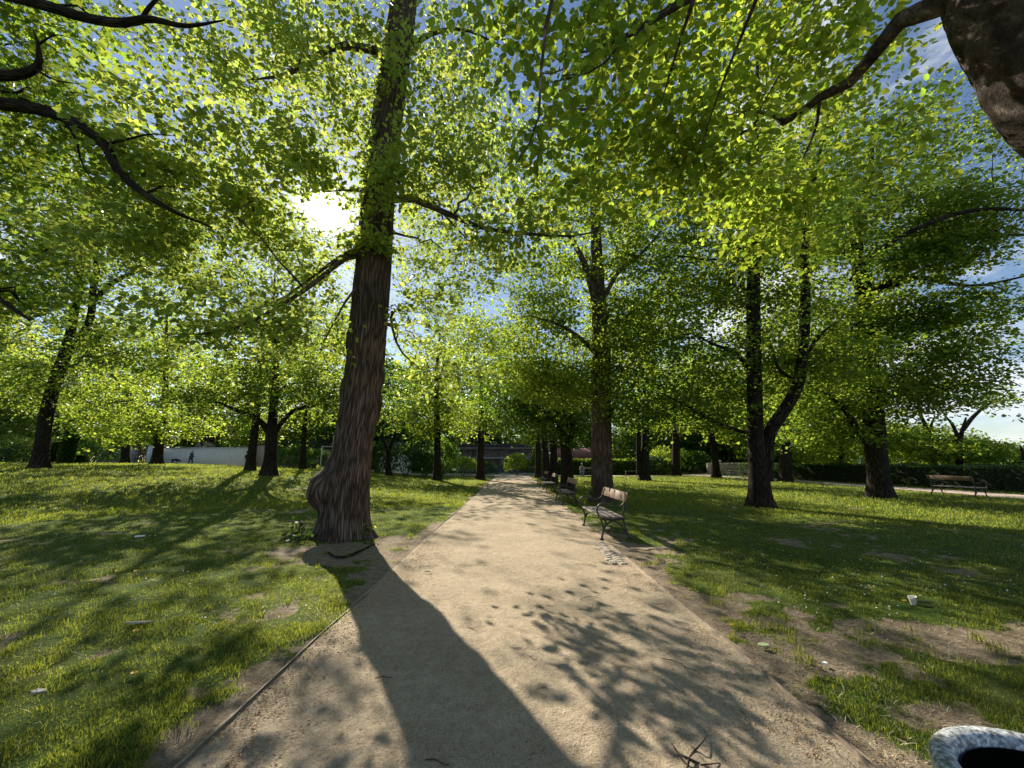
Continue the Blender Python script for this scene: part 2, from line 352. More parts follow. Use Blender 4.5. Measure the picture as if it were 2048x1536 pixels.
# ------------------------------------------------------------------ leaves
_hx = [(0, 0), (-.10, -.09), (.10, -.38), (.42, -.50), (.78, -.30), (1.08, 0)]
def leaf_template(kind):
    """verts (along, side, up), faces; unit length ~1"""
    if kind == 'heart':
        up = [(p[0], -p[1]) for p in _hx[1:-1]]
        mid = [(0, 0), (.42, 0), (.8, 0), (1.08, 0)]
        V = [(x, 0, 0) for x, _ in mid]; F = []
        for sgn in (1, -1):
            o = len(V); V += [(x, s_ * sgn, .16 * abs(s_)) for x, s_ in up]
            f = [(0, o, o + 1), (0, o + 1, 1), (1, o + 1, o + 2), (1, o + 2, 2), (2, o + 2, o + 3), (2, o + 3, 3)]
            F += f if sgn > 0 else [t[::-1] for t in f]
    elif kind == 'maple':
        pts = [(0, 0), (-.12, .30), (.10, .26), (.12, .62), (.34, .36), (.62, .56), (.60, .22), (1.05, 0)]
        ring = pts + [(x, -y) for x, y in pts[-2:0:-1]]
        V = [(x, y, .12 * abs(y) - .1 * x * x) for x, y in ring] + [(.32, 0, -.02)]; n = len(ring)
        F = [(i, (i + 1) % n, n) for i in range(n)]
    elif kind == 'quad2':
        V = [(0, 0, 0), (.35, .48, .12), (.85, .30, .08), (1.05, 0, 0), (.85, -.30, .08), (.35, -.48, .12)]
        F = [(0, 3, 2, 1), (0, 5, 4, 3)]
    else:
        V = [(0, 0, 0), (.5, .45, .05), (1.05, 0, 0), (.5, -.45, .05)]; F = [(0, 3, 2, 1)]
    return np.array(V, float), np.array(F)
LT = {k: leaf_template(k) for k in ('heart', 'maple', 'quad2', 'quad')}
def put_leaves(g, C, D, Nn, S, kind):
    if len(C) == 0: return
    V, F = LT[kind]
    D = D / (np.linalg.norm(D, axis=1, keepdims=True) + 1e-9)
    Nn = Nn - (Nn * D).sum(1, keepdims=True) * D; Nn = Nn / (np.linalg.norm(Nn, axis=1, keepdims=True) + 1e-9)
    Sd = np.cross(Nn, D)
    P = C[:, None] + S[:, None, None] * (V[None, :, 0:1] * D[:, None] + V[None, :, 1:2] * Sd[:, None] + V[None, :, 2:3] * Nn[:, None])
    k = len(V); f = (np.arange(len(C)) * k)[:, None, None] + F[None]
    g.add(P.reshape(-1, 3), f.reshape(-1, F.shape[1]))
def cull(C, keep_lit=.05, amount=1.0):
    """drop the leaves whose shadow would fall where the ground is open to the sun"""
    t = C[:, 2] / SUN[2]; gx, gy = C[:, 0] - SUN[0] * t, C[:, 1] - SUN[1] * t
    s = shade_map(gx, gy)
    far = sst(7.5, 14, np.hypot(gx, gy - 1.5)) * (1 - np.exp(-(((gx - 1.17) / .9) ** 2 + ((gy + 2.15) / 1.2) ** 2)))
    kl = keep_lit + far * (.30 - keep_lit)
    far2 = sst(26, 45, np.hypot(gx, gy)); kl = kl + far2 * (.9 - kl)
    top = 1 - .35 * sst(9, 5.5, np.hypot(gx, gy)) * sst(1.0, 2.2, gy)
    p = kl + (top - kl) * sst(-.32, .26, s)
    p = 1 - amount * (1 - p)
    return rng.random(len(C)) < p

def curve_pts(a, b, m, lift, jit):
    """(N,3)->(N,3) arcs of m points with lift and jitter"""
    t = np.linspace(0, 1, m)[None, :, None]; a, b = a[:, None], b[:, None]
    d = np.linalg.norm(b - a, axis=2, keepdims=True)
    P = a + (b - a) * t
    P[..., 2:] += lift * d * 4 * t * (1 - t) if np.isscalar(lift) else lift[:, None, None] * d * 4 * t * (1 - t)
    J = rng.normal(0, 1, P.shape) * jit * d; J[:, 0] = 0; J[:, -1] = 0
    return P + J
def tree(name, label, base, stems, ells, leaf=.08, kind='quad2', per=40, spread=(.42, .42, .13), limbs=14, subs=60, mat=None, bark=None,
         group='park trees', droop=.12, cat='tree', keep=.05, amount=1.0, sides=10, up=.5, twig_r=.006, trunk_mesh=None, flare=1.0, dens=1.45, tilt=.55, push=0.0):
    """stems: [(pts (K,3), radii (K))]; ells: [(centre, radii, number of sprays)] in world space"""
    base = np.asarray(base, float); root = empty(name, base, label, cat, group)
    gt, gl = Geo(), Geo(); gb = gt
    nodes, nrad = [], []
    for k, (pts, rad) in enumerate(stems):
        pts = np.array(pts, float)
        L_ = np.linalg.norm(np.diff(pts, axis=0), axis=1).sum(); m = max(8, int(L_ / .35))
        P, R = spline(pts, m, rad)
        if k == 0:
            h = P[:, 2] - base[2]; R = R * (1 + .55 * flare * np.exp(-np.clip(h, 0, 9) / .28))
            P[0, 2] -= .15
            if trunk_mesh is None: tubes(gt, P, R, sides + 4)
        else: tubes(gt, P, R, sides)
        ok = P[:, 2] - base[2] > 2.0
        nodes.append(P[ok]); nrad.append(R[ok])
    if trunk_mesh is not None: trunk_mesh(gt)
    nodes = np.concatenate(nodes); nrad = np.concatenate(nrad)
    cs = np.array([e[0] for e in ells], float) + (0, push, 0); rs = np.array([e[1] for e in ells], float); ns = np.array([e[2] for e in ells], float)
    def sample(n, inner):
        i = rng.choice(len(ells), n, p=ns / ns.sum()); d = rng.normal(0, 1, (n, 3)); d /= np.linalg.norm(d, axis=1, keepdims=True)
        return cs[i] + d * (inner + (1 - inner) * rng.random((n, 1)) ** .6) * rs[i]
    def nearest(Q, Nd, pen):
        j = np.empty(len(Q), int)
        for i in range(0, len(Q), 1500):
            q = Q[i:i + 1500, None]; dd = np.linalg.norm(q - Nd[None], axis=2) + pen * np.clip(Nd[None, :, 2] - q[..., 2], 0, 99)
            j[i:i + 1500] = dd.argmin(1)
        return j
    for lvl, (cnt, inner, jit, m) in enumerate([(limbs, .1, .035, 9), (subs, .2, .04, 7)]):
        if cnt == 0: continue
        Q = sample(cnt, inner); Q = Q * np.array([1, 1, 1]) ; j = nearest(Q, nodes, 1.5 if lvl == 0 else .8)
        A = nodes[j]; lift = rng.uniform(-.02, .12, cnt) * up * 2
        P = curve_pts(A, Q, m, lift, jit); ln = np.linalg.norm(Q - A, axis=1)
        r0 = np.minimum(nrad[j] * .6, .012 * ln + (.012 if lvl == 0 else .004)); R = r0[:, None] * np.linspace(1, .22, m)[None] ** .9
        tubes(gt if lvl == 0 else gb, P, R, 6 if lvl == 0 else 5)
        keepn = P[:, 2:].reshape(-1, 3); nodes = np.concatenate([nodes, keepn]); nrad = np.concatenate([nrad, R[:, 2:].ravel()])
    n = int(ns.sum() * dens * .62); per = per * 1.6; Q = sample(n, .25); j = nearest(Q, nodes, .4); A = nodes[j]
    # limit very long twigs
    d = Q - A; ln = np.linalg.norm(d, axis=1)
    Q2 = Q.copy(); Q2[:, 2] -= droop * np.minimum(ln, 1.5)
    k = cull(Q2, .12, amount)                       # twigs thin out with their leaves
    Q2, A, ln = Q2[k], A[k], ln[k]; n = len(Q2)
    if n:
        P = curve_pts(A, Q2, 5, .10 + droop * .3, .03)
        tubes(gb, P, np.maximum(twig_r * (.4 + .5 * np.minimum(ln, 2)), .002)[:, None] * np.linspace(1, .35, 5)[None], 3, cap=False)
        m = rng.poisson(per, n); idx = np.repeat(np.arange(n), m); tot = len(idx)
        T = P[:, -1] - P[:, -3]; T /= np.linalg.norm(T, axis=1, keepdims=True) + 1e-9; T[:, 2] -= .25
        # leaves sit in flat layered sprays round the end of the twig
        tilt_n = np.array([0, 0, 1.0]) + rng.normal(0, .28, (n, 3)); tilt_n /= np.linalg.norm(tilt_n, axis=1, keepdims=True)
        ah = Q2 - A; ah[:, 2] = 0; ah += rng.normal(0, .25, ah.shape) * (1, 1, 0); ah /= np.linalg.norm(ah, axis=1, keepdims=True) + 1e-6
        bh = np.stack([-ah[:, 1], ah[:, 0], 0 * ah[:, 0]], 1); sc = rng.uniform(.65, 1.3, n)
        ua = rng.uniform(-1, 1, tot); ub = rng.uniform(-1, 1, tot) * (1 - .55 * np.abs(ua)) * np.where(rng.random(tot) < .5, .45, 1)
        loc = (ah[idx] * (ua * spread[0] * 1.9)[:, None] + bh[idx] * (ub * spread[1] * 1.25)[:, None]) * sc[idx][:, None]
        loc[:, 2] = rng.normal(0, spread[2] * .7, tot) - .22 * spread[0] * (ua + .3) ** 2; tn = tilt_n[idx]
        loc[:, 2] -= (loc[:, :1] * tn[:, :1] + loc[:, 1:2] * tn[:, 1:2])[:, 0] * .8
        C = Q2[idx] - T[idx] * (rng.random((tot, 1)) * .25) + loc
        k = cull(C, keep, amount); C, idx, loc = C[k], idx[k], loc[k]; tot = len(C)
        D = loc * np.array([1, 1, .3]) / (np.linalg.norm(loc, axis=1, keepdims=True) + 1e-6) + rng.normal(0, .45, (tot, 3)); D[:, 2] -= .35
        Nn = np.array([0, 0, 1.0]) + rng.normal(0, tilt, (tot, 3))
        put_leaves(gl, C, D, Nn, leaf * rng.uniform(.5, 1.3, tot), kind)
    link('trunk', gt.mesh('trunk', True), bark or M_BARK2, root, True)
    o = link('crown', gl.mesh('crown'), mat or M_LIN, root, True)
    return root, len(o.data.polygons)

def S(*p): return [at(*q) for q in p]
def E(px, py, d, rx, ry, rz, n): return (at(px, py, d), (rx, ry, rz), n)
def based(px, py, d):
    p = at(px, py, d); p[2] = tz(p[0], p[1]); return p
def stem0(base, pts, rad):
    return ([base] + S(*pts), rad)
NPOLY = {}
def T(*a, **k):
    r, n = tree(*a, **k); NPOLY[k.get('label', a[1])[:40]] = n; return r
# ================================================================== THE SETTING
# ------------------------------------------------------------------ ground sheet
def axis(lo, a, b, hi, st, gr=1.09):
    c = list(np.arange(a, b + 1e-6, st)); s = st; x = b
    while x < hi: s *= gr; x += s; c.append(x)
    s = st; x = a; pre = []
    while x > lo: s *= gr; x -= s; pre.append(x)
    return np.array(pre[::-1] + c)
gx_, gy_ = axis(-2500, -8, 8, 2500, .075), axis(-300, 1.2, 12, 4500, .075)
X, Y = np.meshgrid(gx_, gy_); Z = terrain(X, Y)
bare = bare_map(X, Y); e = np.maximum(PL - X, X - PR)
near = sst(30, 8, np.hypot(X, Y))
Z = Z + near * sst(.0, .3, e) * ((fbm(X * 2.2, Y * 2.2, 0, 3, 5) - .5) * .035 + (fbm(X * 9, Y * 9, 0, 2, 6) - .5) * .016) + near * sst(.05, .4, e) * .022 * (1 - bare) - .012 * (e < .02)
g = Geo(); h, w = X.shape; idx = np.arange(h * w).reshape(h, w)
F = np.stack([idx[:-1, :-1], idx[:-1, 1:], idx[1:, 1:], idx[1:, :-1]], -1).reshape(-1, 4)
g.add(np.stack([X, Y, Z], -1).reshape(-1, 3), F)
me = g.mesh('ground', True)
at_ = me.attributes.new('worn', 'FLOAT', 'POINT'); at_.data.foreach_set('value', bare.ravel().astype(np.float32))
def ground_mat():
    m, t, b, o = newmat('turf')
    c = N(t, 'ShaderNodeTexCoord'); a = N(t, 'ShaderNodeAttribute', attribute_name='worn')
    n1 = N(t, 'ShaderNodeTexNoise', i_Scale=45.0, i_Detail=7.0, i_Roughness=.7); n2 = N(t, 'ShaderNodeTexNoise', i_Scale=.55, i_Detail=5.0, i_Roughness=.6)
    n3 = N(t, 'ShaderNodeTexNoise', i_Scale=9.0, i_Detail=6.0, i_Roughness=.7)
    for q in (n1, n2, n3): L(t, c.outputs['Object'], q.inputs['Vector'])
    r1 = ramp(t, n2.outputs[0], [(.33, (.060, .105, .016)), (.52, (.085, .125, .022)), (.7, (.135, .15, .045))])
    r2 = ramp(t, n1.outputs[0], [(.3, (.5, .5, .5)), (.7, (1.45, 1.45, 1.4))])
    mg = N(t, 'ShaderNodeMix', data_type='RGBA', blend_type='MULTIPLY', n_0=1.0); L(t, r1.outputs[0], mg.inputs[6]); L(t, r2.outputs[0], mg.inputs[7])
    sr = ramp(t, n3.outputs[0], [(.3, (.19, .14, .095)), (.5, (.31, .24, .165)), (.72, (.46, .37, .26))])
    ms = N(t, 'ShaderNodeMix', data_type='RGBA', blend_type='MULTIPLY', n_0=.8); L(t, sr.outputs[0], ms.inputs[6]); L(t, r2.outputs[0], ms.inputs[7])
    f = N(t, 'ShaderNodeMath', operation='ADD'); L(t, a.outputs['Fac'], f.inputs[0])
    f2 = N(t, 'ShaderNodeMapRange', n_1=.3, n_2=.7, n_3=-.35, n_4=.35); L(t, n3.outputs[0], f2.inputs[0]); L(t, f2.outputs[0], f.inputs[1])
    f3 = N(t, 'ShaderNodeMapRange', n_1=.25, n_2=.7, interpolation_type='SMOOTHSTEP'); L(t, f.outputs[0], f3.inputs[0])
    mm = N(t, 'ShaderNodeMix', data_type='RGBA'); L(t, f3.outputs[0], mm.inputs[0]); L(t, mg.outputs[2], mm.inputs[6]); L(t, ms.outputs[2], mm.inputs[7])
    L(t, mm.outputs[2], b.inputs['Base Color']); b.inputs['Roughness'].default_value = .95; b.inputs['Specular IOR Level'].default_value = .1
    bp = N(t, 'ShaderNodeBump', i_Strength=.9, i_Distance=.03); L(t, n1.outputs[0], bp.inputs['Height'])
    b2 = N(t, 'ShaderNodeBump', i_Strength=.8, i_Distance=.05); L(t, n3.outputs[0], b2.inputs['Height']); L(t, bp.outputs[0], b2.inputs['Normal']); L(t, b2.outputs[0], b.inputs['Normal'])
    return m
tag(link('ground', me, ground_mat()), kind='structure')

# ------------------------------------------------------------------ gravel paths
def gravel_mat():
    m, t, b, o = newmat('sandy_gravel')
    c = N(t, 'ShaderNodeTexCoord')
    n0 = N(t, 'ShaderNodeTexNoise', i_Scale=.9, i_Detail=5.0, i_Roughness=.6); n1 = N(t, 'ShaderNodeTexNoise', i_Scale=120.0, i_Detail=4.0, i_Roughness=.75)
    v = N(t, 'ShaderNodeTexVoronoi', i_Scale=75.0, feature='F1'); n2 = N(t, 'ShaderNodeTexNoise', i_Scale=12.0, i_Detail=5.0, i_Roughness=.7)
    for q in (n0, n1, v, n2): L(t, c.outputs['Object'], q.inputs['Vector'])
    r0 = ramp(t, n0.outputs[0], [(.3, (.40, .320, .225)), (.7, (.50, .41, .295))])
    r1 = ramp(t, n1.outputs[0], [(.34, (.55, .53, .5)), (.5, (1.0, 1.0, 1.0)), (.7, (1.3, 1.28, 1.24))])
    rv = ramp(t, v.outputs['Color'], [(.0, (.62, .58, .52)), (.35, (1, 1, 1)), (1, (1.12, 1.1, 1.06))])
    r2 = ramp(t, n2.outputs[0], [(.3, (.8, .76, .7)), (.6, (1.06, 1.05, 1.04))])
    cur = r0.outputs[0]
    for r_ in (r1, rv, r2):
        mu = N(t, 'ShaderNodeMix', data_type='RGBA', blend_type='MULTIPLY', n_0=.9); L(t, cur, mu.inputs[6]); L(t, r_.outputs[0], mu.inputs[7]); cur = mu.outputs[2]
    L(t, cur, b.inputs['Base Color']); b.inputs['Roughness'].default_value = .95; b.inputs['Specular IOR Level'].default_value = .12
    bp = N(t, 'ShaderNodeBump', i_Strength=.85, i_Distance=.008); L(t, n1.outputs[0], bp.inputs['Height'])
    b2 = N(t, 'ShaderNodeBump', i_Strength=.28, i_Distance=.010); L(t, v.outputs['Distance'], b2.inputs['Height']); L(t, bp.outputs[0], b2.inputs['Normal'])
    b3 = N(t, 'ShaderNodeBump', i_Strength=.6, i_Distance=.03); L(t, n2.outputs[0], b3.inputs['Height']); L(t, b2.outputs[0], b3.inputs['Normal'])
    L(t, b3.outputs[0], b.inputs['Normal'])
    return m
M_GRAV = gravel_mat()
ys = axis(-6, 1.2, 10, 47, .06, 1.05); us = np.linspace(0, 1, 72)
Yp = ys[:, None] + 0 * us; jl = (fbm(ys * .8, ys * 0, 0, 4, 41) - .5) * .10; jr = (fbm(ys * .8, ys * 0 + 9, 0, 4, 42) - .5) * .16
Xp = (PL - .02 + jl)[:, None] * (1 - us) + (PR + .03 + jr)[:, None] * us
ed = np.minimum(us, 1 - us)[None] * 3.6
Zp = .006 + .018 * sst(0, 1.6, ed) + (fbm(Xp * 5, Yp * 5, 0, 3, 44) - .5) * .012 + (fbm(Xp * 1.4, Yp * 1.4, 0, 2, 45) - .5) * .03 * sst(0, .4, ed)
g = Geo(); h, w = Xp.shape; idx = np.arange(h * w).reshape(h, w)
g.add(np.stack([Xp, Yp, Zp], -1).reshape(-1, 3), np.stack([idx[:-1, :-1], idx[:-1, 1:], idx[1:, 1:], idx[1:, :-1]], -1).reshape(-1, 4))
tag(link('gravel_path', g.mesh('gravel_path', True), M_GRAV), kind='structure')
def ribbon(name, pts, wd, mat, dz=.012, sub=40):
    P = spline(np.array([(x, y, 0) for x, y in pts], float), sub); Tn = np.gradient(P, axis=0); Tn /= np.linalg.norm(Tn, axis=1, keepdims=True)
    Nn = np.stack([-Tn[:, 1], Tn[:, 0], 0 * Tn[:, 0]], 1); k = np.linspace(-.5, .5, 7)
    V = P[:, None] + Nn[:, None] * (k * wd)[None, :, None]
    V[..., 2] = terrain(V[..., 0], V[..., 1]) + dz
    g = Geo(); h, w = V.shape[:2]; idx = np.arange(h * w).reshape(h, w)
    g.add(V.reshape(-1, 3), np.stack([idx[:-1, :-1], idx[1:, :-1], idx[1:, 1:], idx[:-1, 1:]], -1).reshape(-1, 4)[:, ::-1])
    return tag(link(name, g.mesh(name, True), mat), kind='structure')
M_PINK = simple('pinkish_gravel', (.47, .36, .29), .95, .15, 30, .01)
ribbon('cross_path', [(-4, 44.5), (2, 44.6), (7, 43.5), (14, 43), (22, 46), (28, 52), (34, 60)], 3.4, M_PINK, .03)
ribbon('hedge_path', [(22.3, 8), (22.6, 16), (22.9, 24), (22.6, 33), (21.5, 40), (20, 44.2)], 2.3, M_PINK, .02)
ribbon('wall_path', [(-60, 50.2), (-40, 49.6), (-25, 47.5), (-10, 45.5), (-3, 44.6)], 2.6, M_PINK, .02)

# edging strips
def edging(name, label, x0, y0, y1, th, hgt, mat, seed, lean=0.0):
    y = np.arange(y0, y1, .12); xo = x0 + (fbm(y * .5, y * 0, 0, 3, seed) - .5) * .09; zt = hgt * (.45 + .9 * fbm(y * .45, y * 0 + 3, 0, 3, seed + 1)) 
    if x0 < 0: zt = zt - .03 * np.exp(-((y - 6.7) / 1.5) ** 2)
    zb = -0.05 + 0 * y
    V = np.stack([np.stack([xo - th / 2 + lean * zt, y, zt], 1), np.stack([xo + th / 2 + lean * zt, y, zt], 1), np.stack([xo + th / 2, y, zb], 1), np.stack([xo - th / 2, y, zb], 1)], 1)
    g = Geo(); m = len(y); idx = np.arange(m * 4).reshape(m, 4)
    g.add(V.reshape(-1, 3), np.stack([idx[:-1], np.roll(idx[:-1], -1, 1), np.roll(idx[1:], -1, 1), idx[1:]], -1).reshape(-1, 4))
    g.add(V[[0, -1]].reshape(-1, 3), [(0, 1, 2, 3), (7, 6, 5, 4)])
    return tag(link(name, g.mesh(name), mat), label, 'path edging')
edging('metal_edging', 'thin dark steel strip along the left side of the gravel path', PL, .3, 43, .008, .024, simple('edging_steel', (.16, .14, .12), .5, .4, 8, metal=.3), 51)
edging('timber_edging', 'low brown timber board along the right side of the gravel path', PR, .3, 40, .018, .024, simple('edging_timber', (.27, .20, .145), .85, .5, 14, .004), 57)
# stone setts under the bench
g = Geo()
for i in range(13):
    for j in range(2):
        q = gp(1150 + 0, 1060); x = 1.58 + j * .135 + rng.normal(0, .014) ; y = 6.35 + i * .128 + rng.normal(0, .01)
        box(g, (x, y, -.003 + rng.normal(0, .003)), (.105 * rng.uniform(.85, 1.1), .10 * rng.uniform(.85, 1.1), .05), rng.normal(0, .09), bev=.012)
tag(link('stone_setts', g.mesh('stone_setts'), simple('granite_sett', (.36, .31, .25), .9, .4, 14, .006)), 'double row of pale granite setts at the path edge before the nearest bench', 'paving stones')

# ------------------------------------------------------------------ grass
def grass(n, r0, r1, pw, hgt, wid, name, label, seedk=.0, wfar=.0):
    r = (r0 ** (1 - pw) + rng.random(n) * (r1 ** (1 - pw) - r0 ** (1 - pw))) ** (1 / (1 - pw))
    a = rng.uniform(-62, 62, n) * math.pi / 180
    x, y = r * np.sin(a), r * np.cos(a)
    e = np.maximum(PL - x, x - PR); b = bare_map(x, y)
    # clumps
    cl = fbm(x * 5.5, y * 5.5, 0, 3, 77)
    keep = (e > .10 - .22 * rng.random(n) ** 3 - .03) & (rng.random(n) > b * 1.02) & (rng.random(n) < .25 + 1.5 * sst(.3, .65, cl)) & (x < 30)
    keep &= ~((np.abs(x - 22.6) < 1.25) & (y < 42)) & ~((y > 42.8) & (np.abs(x) < 34))
    x, y, r, cl, b = x[keep], y[keep], r[keep], cl[keep], b[keep]; n = len(x)
    z = terrain(x, y) + .012 * (r < 25)
    H = hgt * (.4 + 1.1 * rng.random(n) ** 1.4) * (.55 + 1.0 * cl) * (1 - .45 * b) * (1 + wfar * r); Wd = wid * rng.uniform(.6, 1.3, n) * (1 + wfar * 3.2 * r)
    an = rng.uniform(0, 2 * math.pi, n); ln = rng.normal(0, .55, n) * H; la = rng.uniform(0, 2 * math.pi, n)
    dx, dy = np.cos(an) * Wd / 2, np.sin(an) * Wd / 2; lx, ly = np.cos(la) * ln, np.sin(la) * ln
    B = np.stack([x, y, z], 1)
    V = np.stack([B - np.stack([dx, dy, 0 * dx], 1), B + np.stack([dx, dy, 0 * dx], 1),
                  B + np.stack([lx * .35 + dx * .7, ly * .35 + dy * .7, H * .6], 1), B + np.stack([lx * .35 - dx * .7, ly * .35 - dy * .7, H * .6], 1),
                  B + np.stack([lx * 1.2, ly * 1.2, H], 1)], 1)
    k = np.arange(n)[:, None] * 5; g = Geo(); g.add(V.reshape(-1, 3), k + np.array([[0, 1, 2, 3]]));
    g.f.setdefault(3, []).append(k + np.array([[3, 2, 4]])); g.uv.setdefault(3, []).append(np.zeros((n * 3, 2)))
    return tag(link(name, g.mesh(name), M_GRASS), label, 'grass', kind='stuff')
M_GRASS = leaf_mat('grass_blade', (.085, .12, .022), (.43, .475, .055), .48, .5)
grass(640000, 2.1, 16, 1.25, .023, .0030, 'lawn_grass', 'short mown grass beside the path with worn patches', wfar=.045)
grass(260000, 14, 48, 1.1, .038, .010, 'far_lawn_grass', 'mown lawn grass further back under the trees', wfar=.025)
# taller tufts near
def tufts():
    g = Geo()
    for _ in range(340):
        while True:
            r = 2.2 + 9 * random.random() ** 1.3; a = math.radians(random.uniform(-58, 58)); x, y = r * math.sin(a), r * math.cos(a)
            if max(PL - x, x - PR) > .12: break
        n = random.randint(14, 40); sp = random.uniform(.02, .06)
        c = np.array([x, y, tz(x, y) + .01]) + np.stack([rng.normal(0, sp, n), rng.normal(0, sp, n), 0 * np.arange(n)], 1)
        H = rng.uniform(.035, .09, n) * random.uniform(.7, 1.2); an = rng.uniform(0, 6.28, n); le = rng.uniform(.2, 1.0, n) * H
        tip = c + np.stack([np.cos(an) * le, np.sin(an) * le, H], 1); md = (c + tip) / 2 + np.stack([-np.cos(an) * le * .18, -np.sin(an) * le * .18, H * .12], 1)
        sd = np.stack([-np.sin(an), np.cos(an), 0 * an], 1) * .0028
        V = np.stack([c - sd, c + sd, md + sd * .8, md - sd * .8, tip], 1).reshape(-1, 3); k = np.arange(n)[:, None] * 5
        g.add(V, k + np.array([[0, 1, 2, 3]])); g.f.setdefault(3, []).append(k + np.array([[3, 2, 4]]) + g.n - len(V)); g.uv.setdefault(3, []).append(np.zeros((n * 3, 2)))
    tag(link('grass_tufts', g.mesh('grass_tufts'), M_GRASS), 'longer tufts of grass standing out of the mown turf', 'grass', kind='stuff')
tufts()
# daisies: tiny white flowers sprinkled over the lawns
def sprinkle(name, label, cat, n, mat, size, regions, lift=.03, flat=.35, sides=5):
    g = Geo()
    for _ in range(n):
        (px0, py0, px1, py1) = random.choice(regions); q = gp(random.uniform(px0, px1), random.uniform(py0, py1))
        if fbm(q[0] * .9 + 4, q[1] * .9, 0, 2, 91) < .47 and random.random() < .8: continue
        if max(PL - q[0], q[0] - PR) < .15: continue
        s = size * random.uniform(.6, 1.3); a = np.arange(sides) / sides * 6.283 + random.random(); z = tz(q[0], q[1]) + lift
        tl = rng.normal(0, flat, 2)
        ring = np.stack([q[0] + np.cos(a) * s, q[1] + np.sin(a) * s, z + (np.cos(a) * tl[0] + np.sin(a) * tl[1]) * s], 1)
        g.add(np.concatenate([ring, [[q[0], q[1], z - s * .4]]]), [(i, (i + 1) % sides, sides) for i in range(sides)])
    return tag(link(name, g.mesh(name), mat), label, cat, kind='stuff')
M_WHITE = simple('white_petal', (.75, .75, .72), .6, .05)
sprinkle('daisies', 'tiny white daisies sprinkled over the left and right lawns', 'daisies', 1150, M_WHITE, .0085, [(0, 960, 640, 1120), (0, 1000, 620, 1250), (1300, 1000, 2048, 1240), (1300, 1060, 2048, 1200), (740, 970, 900, 1060)], .045)
# loose chips, husks and small stones
def chips(name, label, cat, n, mat, smin, smax, xr, yr, edge, lift):
    g = Geo(); V0 = np.array([(1, 0, 0), (0, 1, 0), (-1, 0, 0), (0, -1, 0), (0, 0, .6), (0, 0, -.6)]); F0 = np.array([(0, 1, 4), (1, 2, 4), (2, 3, 4), (3, 0, 4), (1, 0, 5), (2, 1, 5), (3, 2, 5), (0, 3, 5)])
    x = rng.uniform(xr[0], xr[1], n); y = yr[0] + (yr[1] - yr[0]) * rng.random(n) ** 1.6
    if edge:
        s = rng.random(n) < .6; x = np.where(s, PL + .03 + np.abs(rng.normal(0, .30, n)), PR - .05 - np.abs(rng.normal(0, .30, n))); 
        x = np.where(rng.random(n) < .4, PR + np.abs(rng.normal(0, 1.5, n)), x)
    kp = fbm(x * 3, y * 3, 0, 3, 95) > (.42 if edge else .30); x, y = x[kp], y[kp]; n = len(x)
    z = np.where((x > PL) & (x < PR), .006 + .018 * sst(0, 1.6, np.minimum(x - PL, PR - x)), terrain(x, y)) + lift
    s = smin * (smax / smin) ** (rng.random(n) ** 2); an = rng.uniform(0, 6.28, n); as_ = rng.uniform(.35, .9, n)
    ca, sa = np.cos(an)[:, None], np.sin(an)[:, None]; lx = V0[:, 0] * s[:, None]; ly = V0[:, 1] * (s * as_)[:, None]
    P = np.stack([x[:, None] + lx * ca - ly * sa, y[:, None] + lx * sa + ly * ca, z[:, None] + V0[:, 2] * (s * as_ * .7)[:, None] + lx * rng.normal(0, .2, (n, 1))], -1)
    g.add(P.reshape(-1, 3), ((np.arange(n) * 6)[:, None, None] + F0[None]).reshape(-1, 3))
    return tag(link(name, g.mesh(name), mat), label, cat, kind='stuff')
def rand_mat(name, stops, rough=.85):
    m, t, b, o = newmat(name); gg = N(t, 'ShaderNodeNewGeometry'); r = ramp(t, gg.outputs['Random Per Island'], stops); L(t, r.outputs[0], b.inputs['Base Color']); b.inputs['Roughness'].default_value = rough; return m
chips('path_gravel', 'loose small stones lying over the gravel path', 'gravel', 22000, rand_mat('loose_stone', [(0, (.16, .12, .085)), (.35, (.38, .30, .21)), (.8, (.52, .43, .31)), (1, (.66, .6, .5))]), .0022, .008, (PL + .05, PR - .05), (1.5, 12), False, .004)
chips('blossom_husks', 'drifts of brown fallen husks along both path edges', 'husks', 36000, rand_mat('fallen_husk', [(0, (.22, .12, .06)), (.5, (.48, .31, .16)), (1, (.70, .52, .32))]), .004, .012, (0, 1), (1.6, 13), True, .006)
def straw():
    g = Geo(); n = 15000; r = 2.2 + 13 * rng.random(n) ** 1.4; a = np.radians(np.where(rng.random(n) < .62, rng.uniform(18, 60, n), rng.uniform(-60, -15, n)))
    x, y = r * np.sin(a), r * np.cos(a); kp = (np.maximum(PL - x, x - PR) > .06) & (fbm(x * 1.3, y * 1.3, 0, 3, 88) > .42); x, y, r = x[kp], y[kp], r[kp]; n = len(x)
    z = terrain(x, y) + .016 + .012 * rng.random(n); an = rng.uniform(0, 6.283, n); ln = rng.uniform(.02, .075, n); up = rng.normal(.012, .012, n); w = .0011 * (1 + r * .12)
    d = np.stack([np.cos(an) * ln, np.sin(an) * ln, up], 1); s = np.stack([-np.sin(an) * w, np.cos(an) * w, 0 * w], 1); c = np.stack([x, y, z], 1); bend = np.stack([0 * w, 0 * w, .004 + 0 * w], 1)
    V = np.stack([c - s, c + s, c + d * .5 + s + bend, c + d * .5 - s + bend, c + d], 1); k = np.arange(n)[:, None] * 5; g.add(V.reshape(-1, 3), k + np.array([[0, 1, 2, 3]])); g.f.setdefault(3, []).append(k + np.array([[3, 2, 4]])); g.uv.setdefault(3, []).append(np.zeros((n * 3, 2)))
    tag(link('dry_straw', g.mesh('dry_straw'), rand_mat('dry_grass', [(0, (.20, .15, .08)), (.5, (.46, .38, .22)), (1, (.66, .58, .38))])), 'dry bleached grass stems lying over the worn turf', 'straw', kind='stuff')
straw()
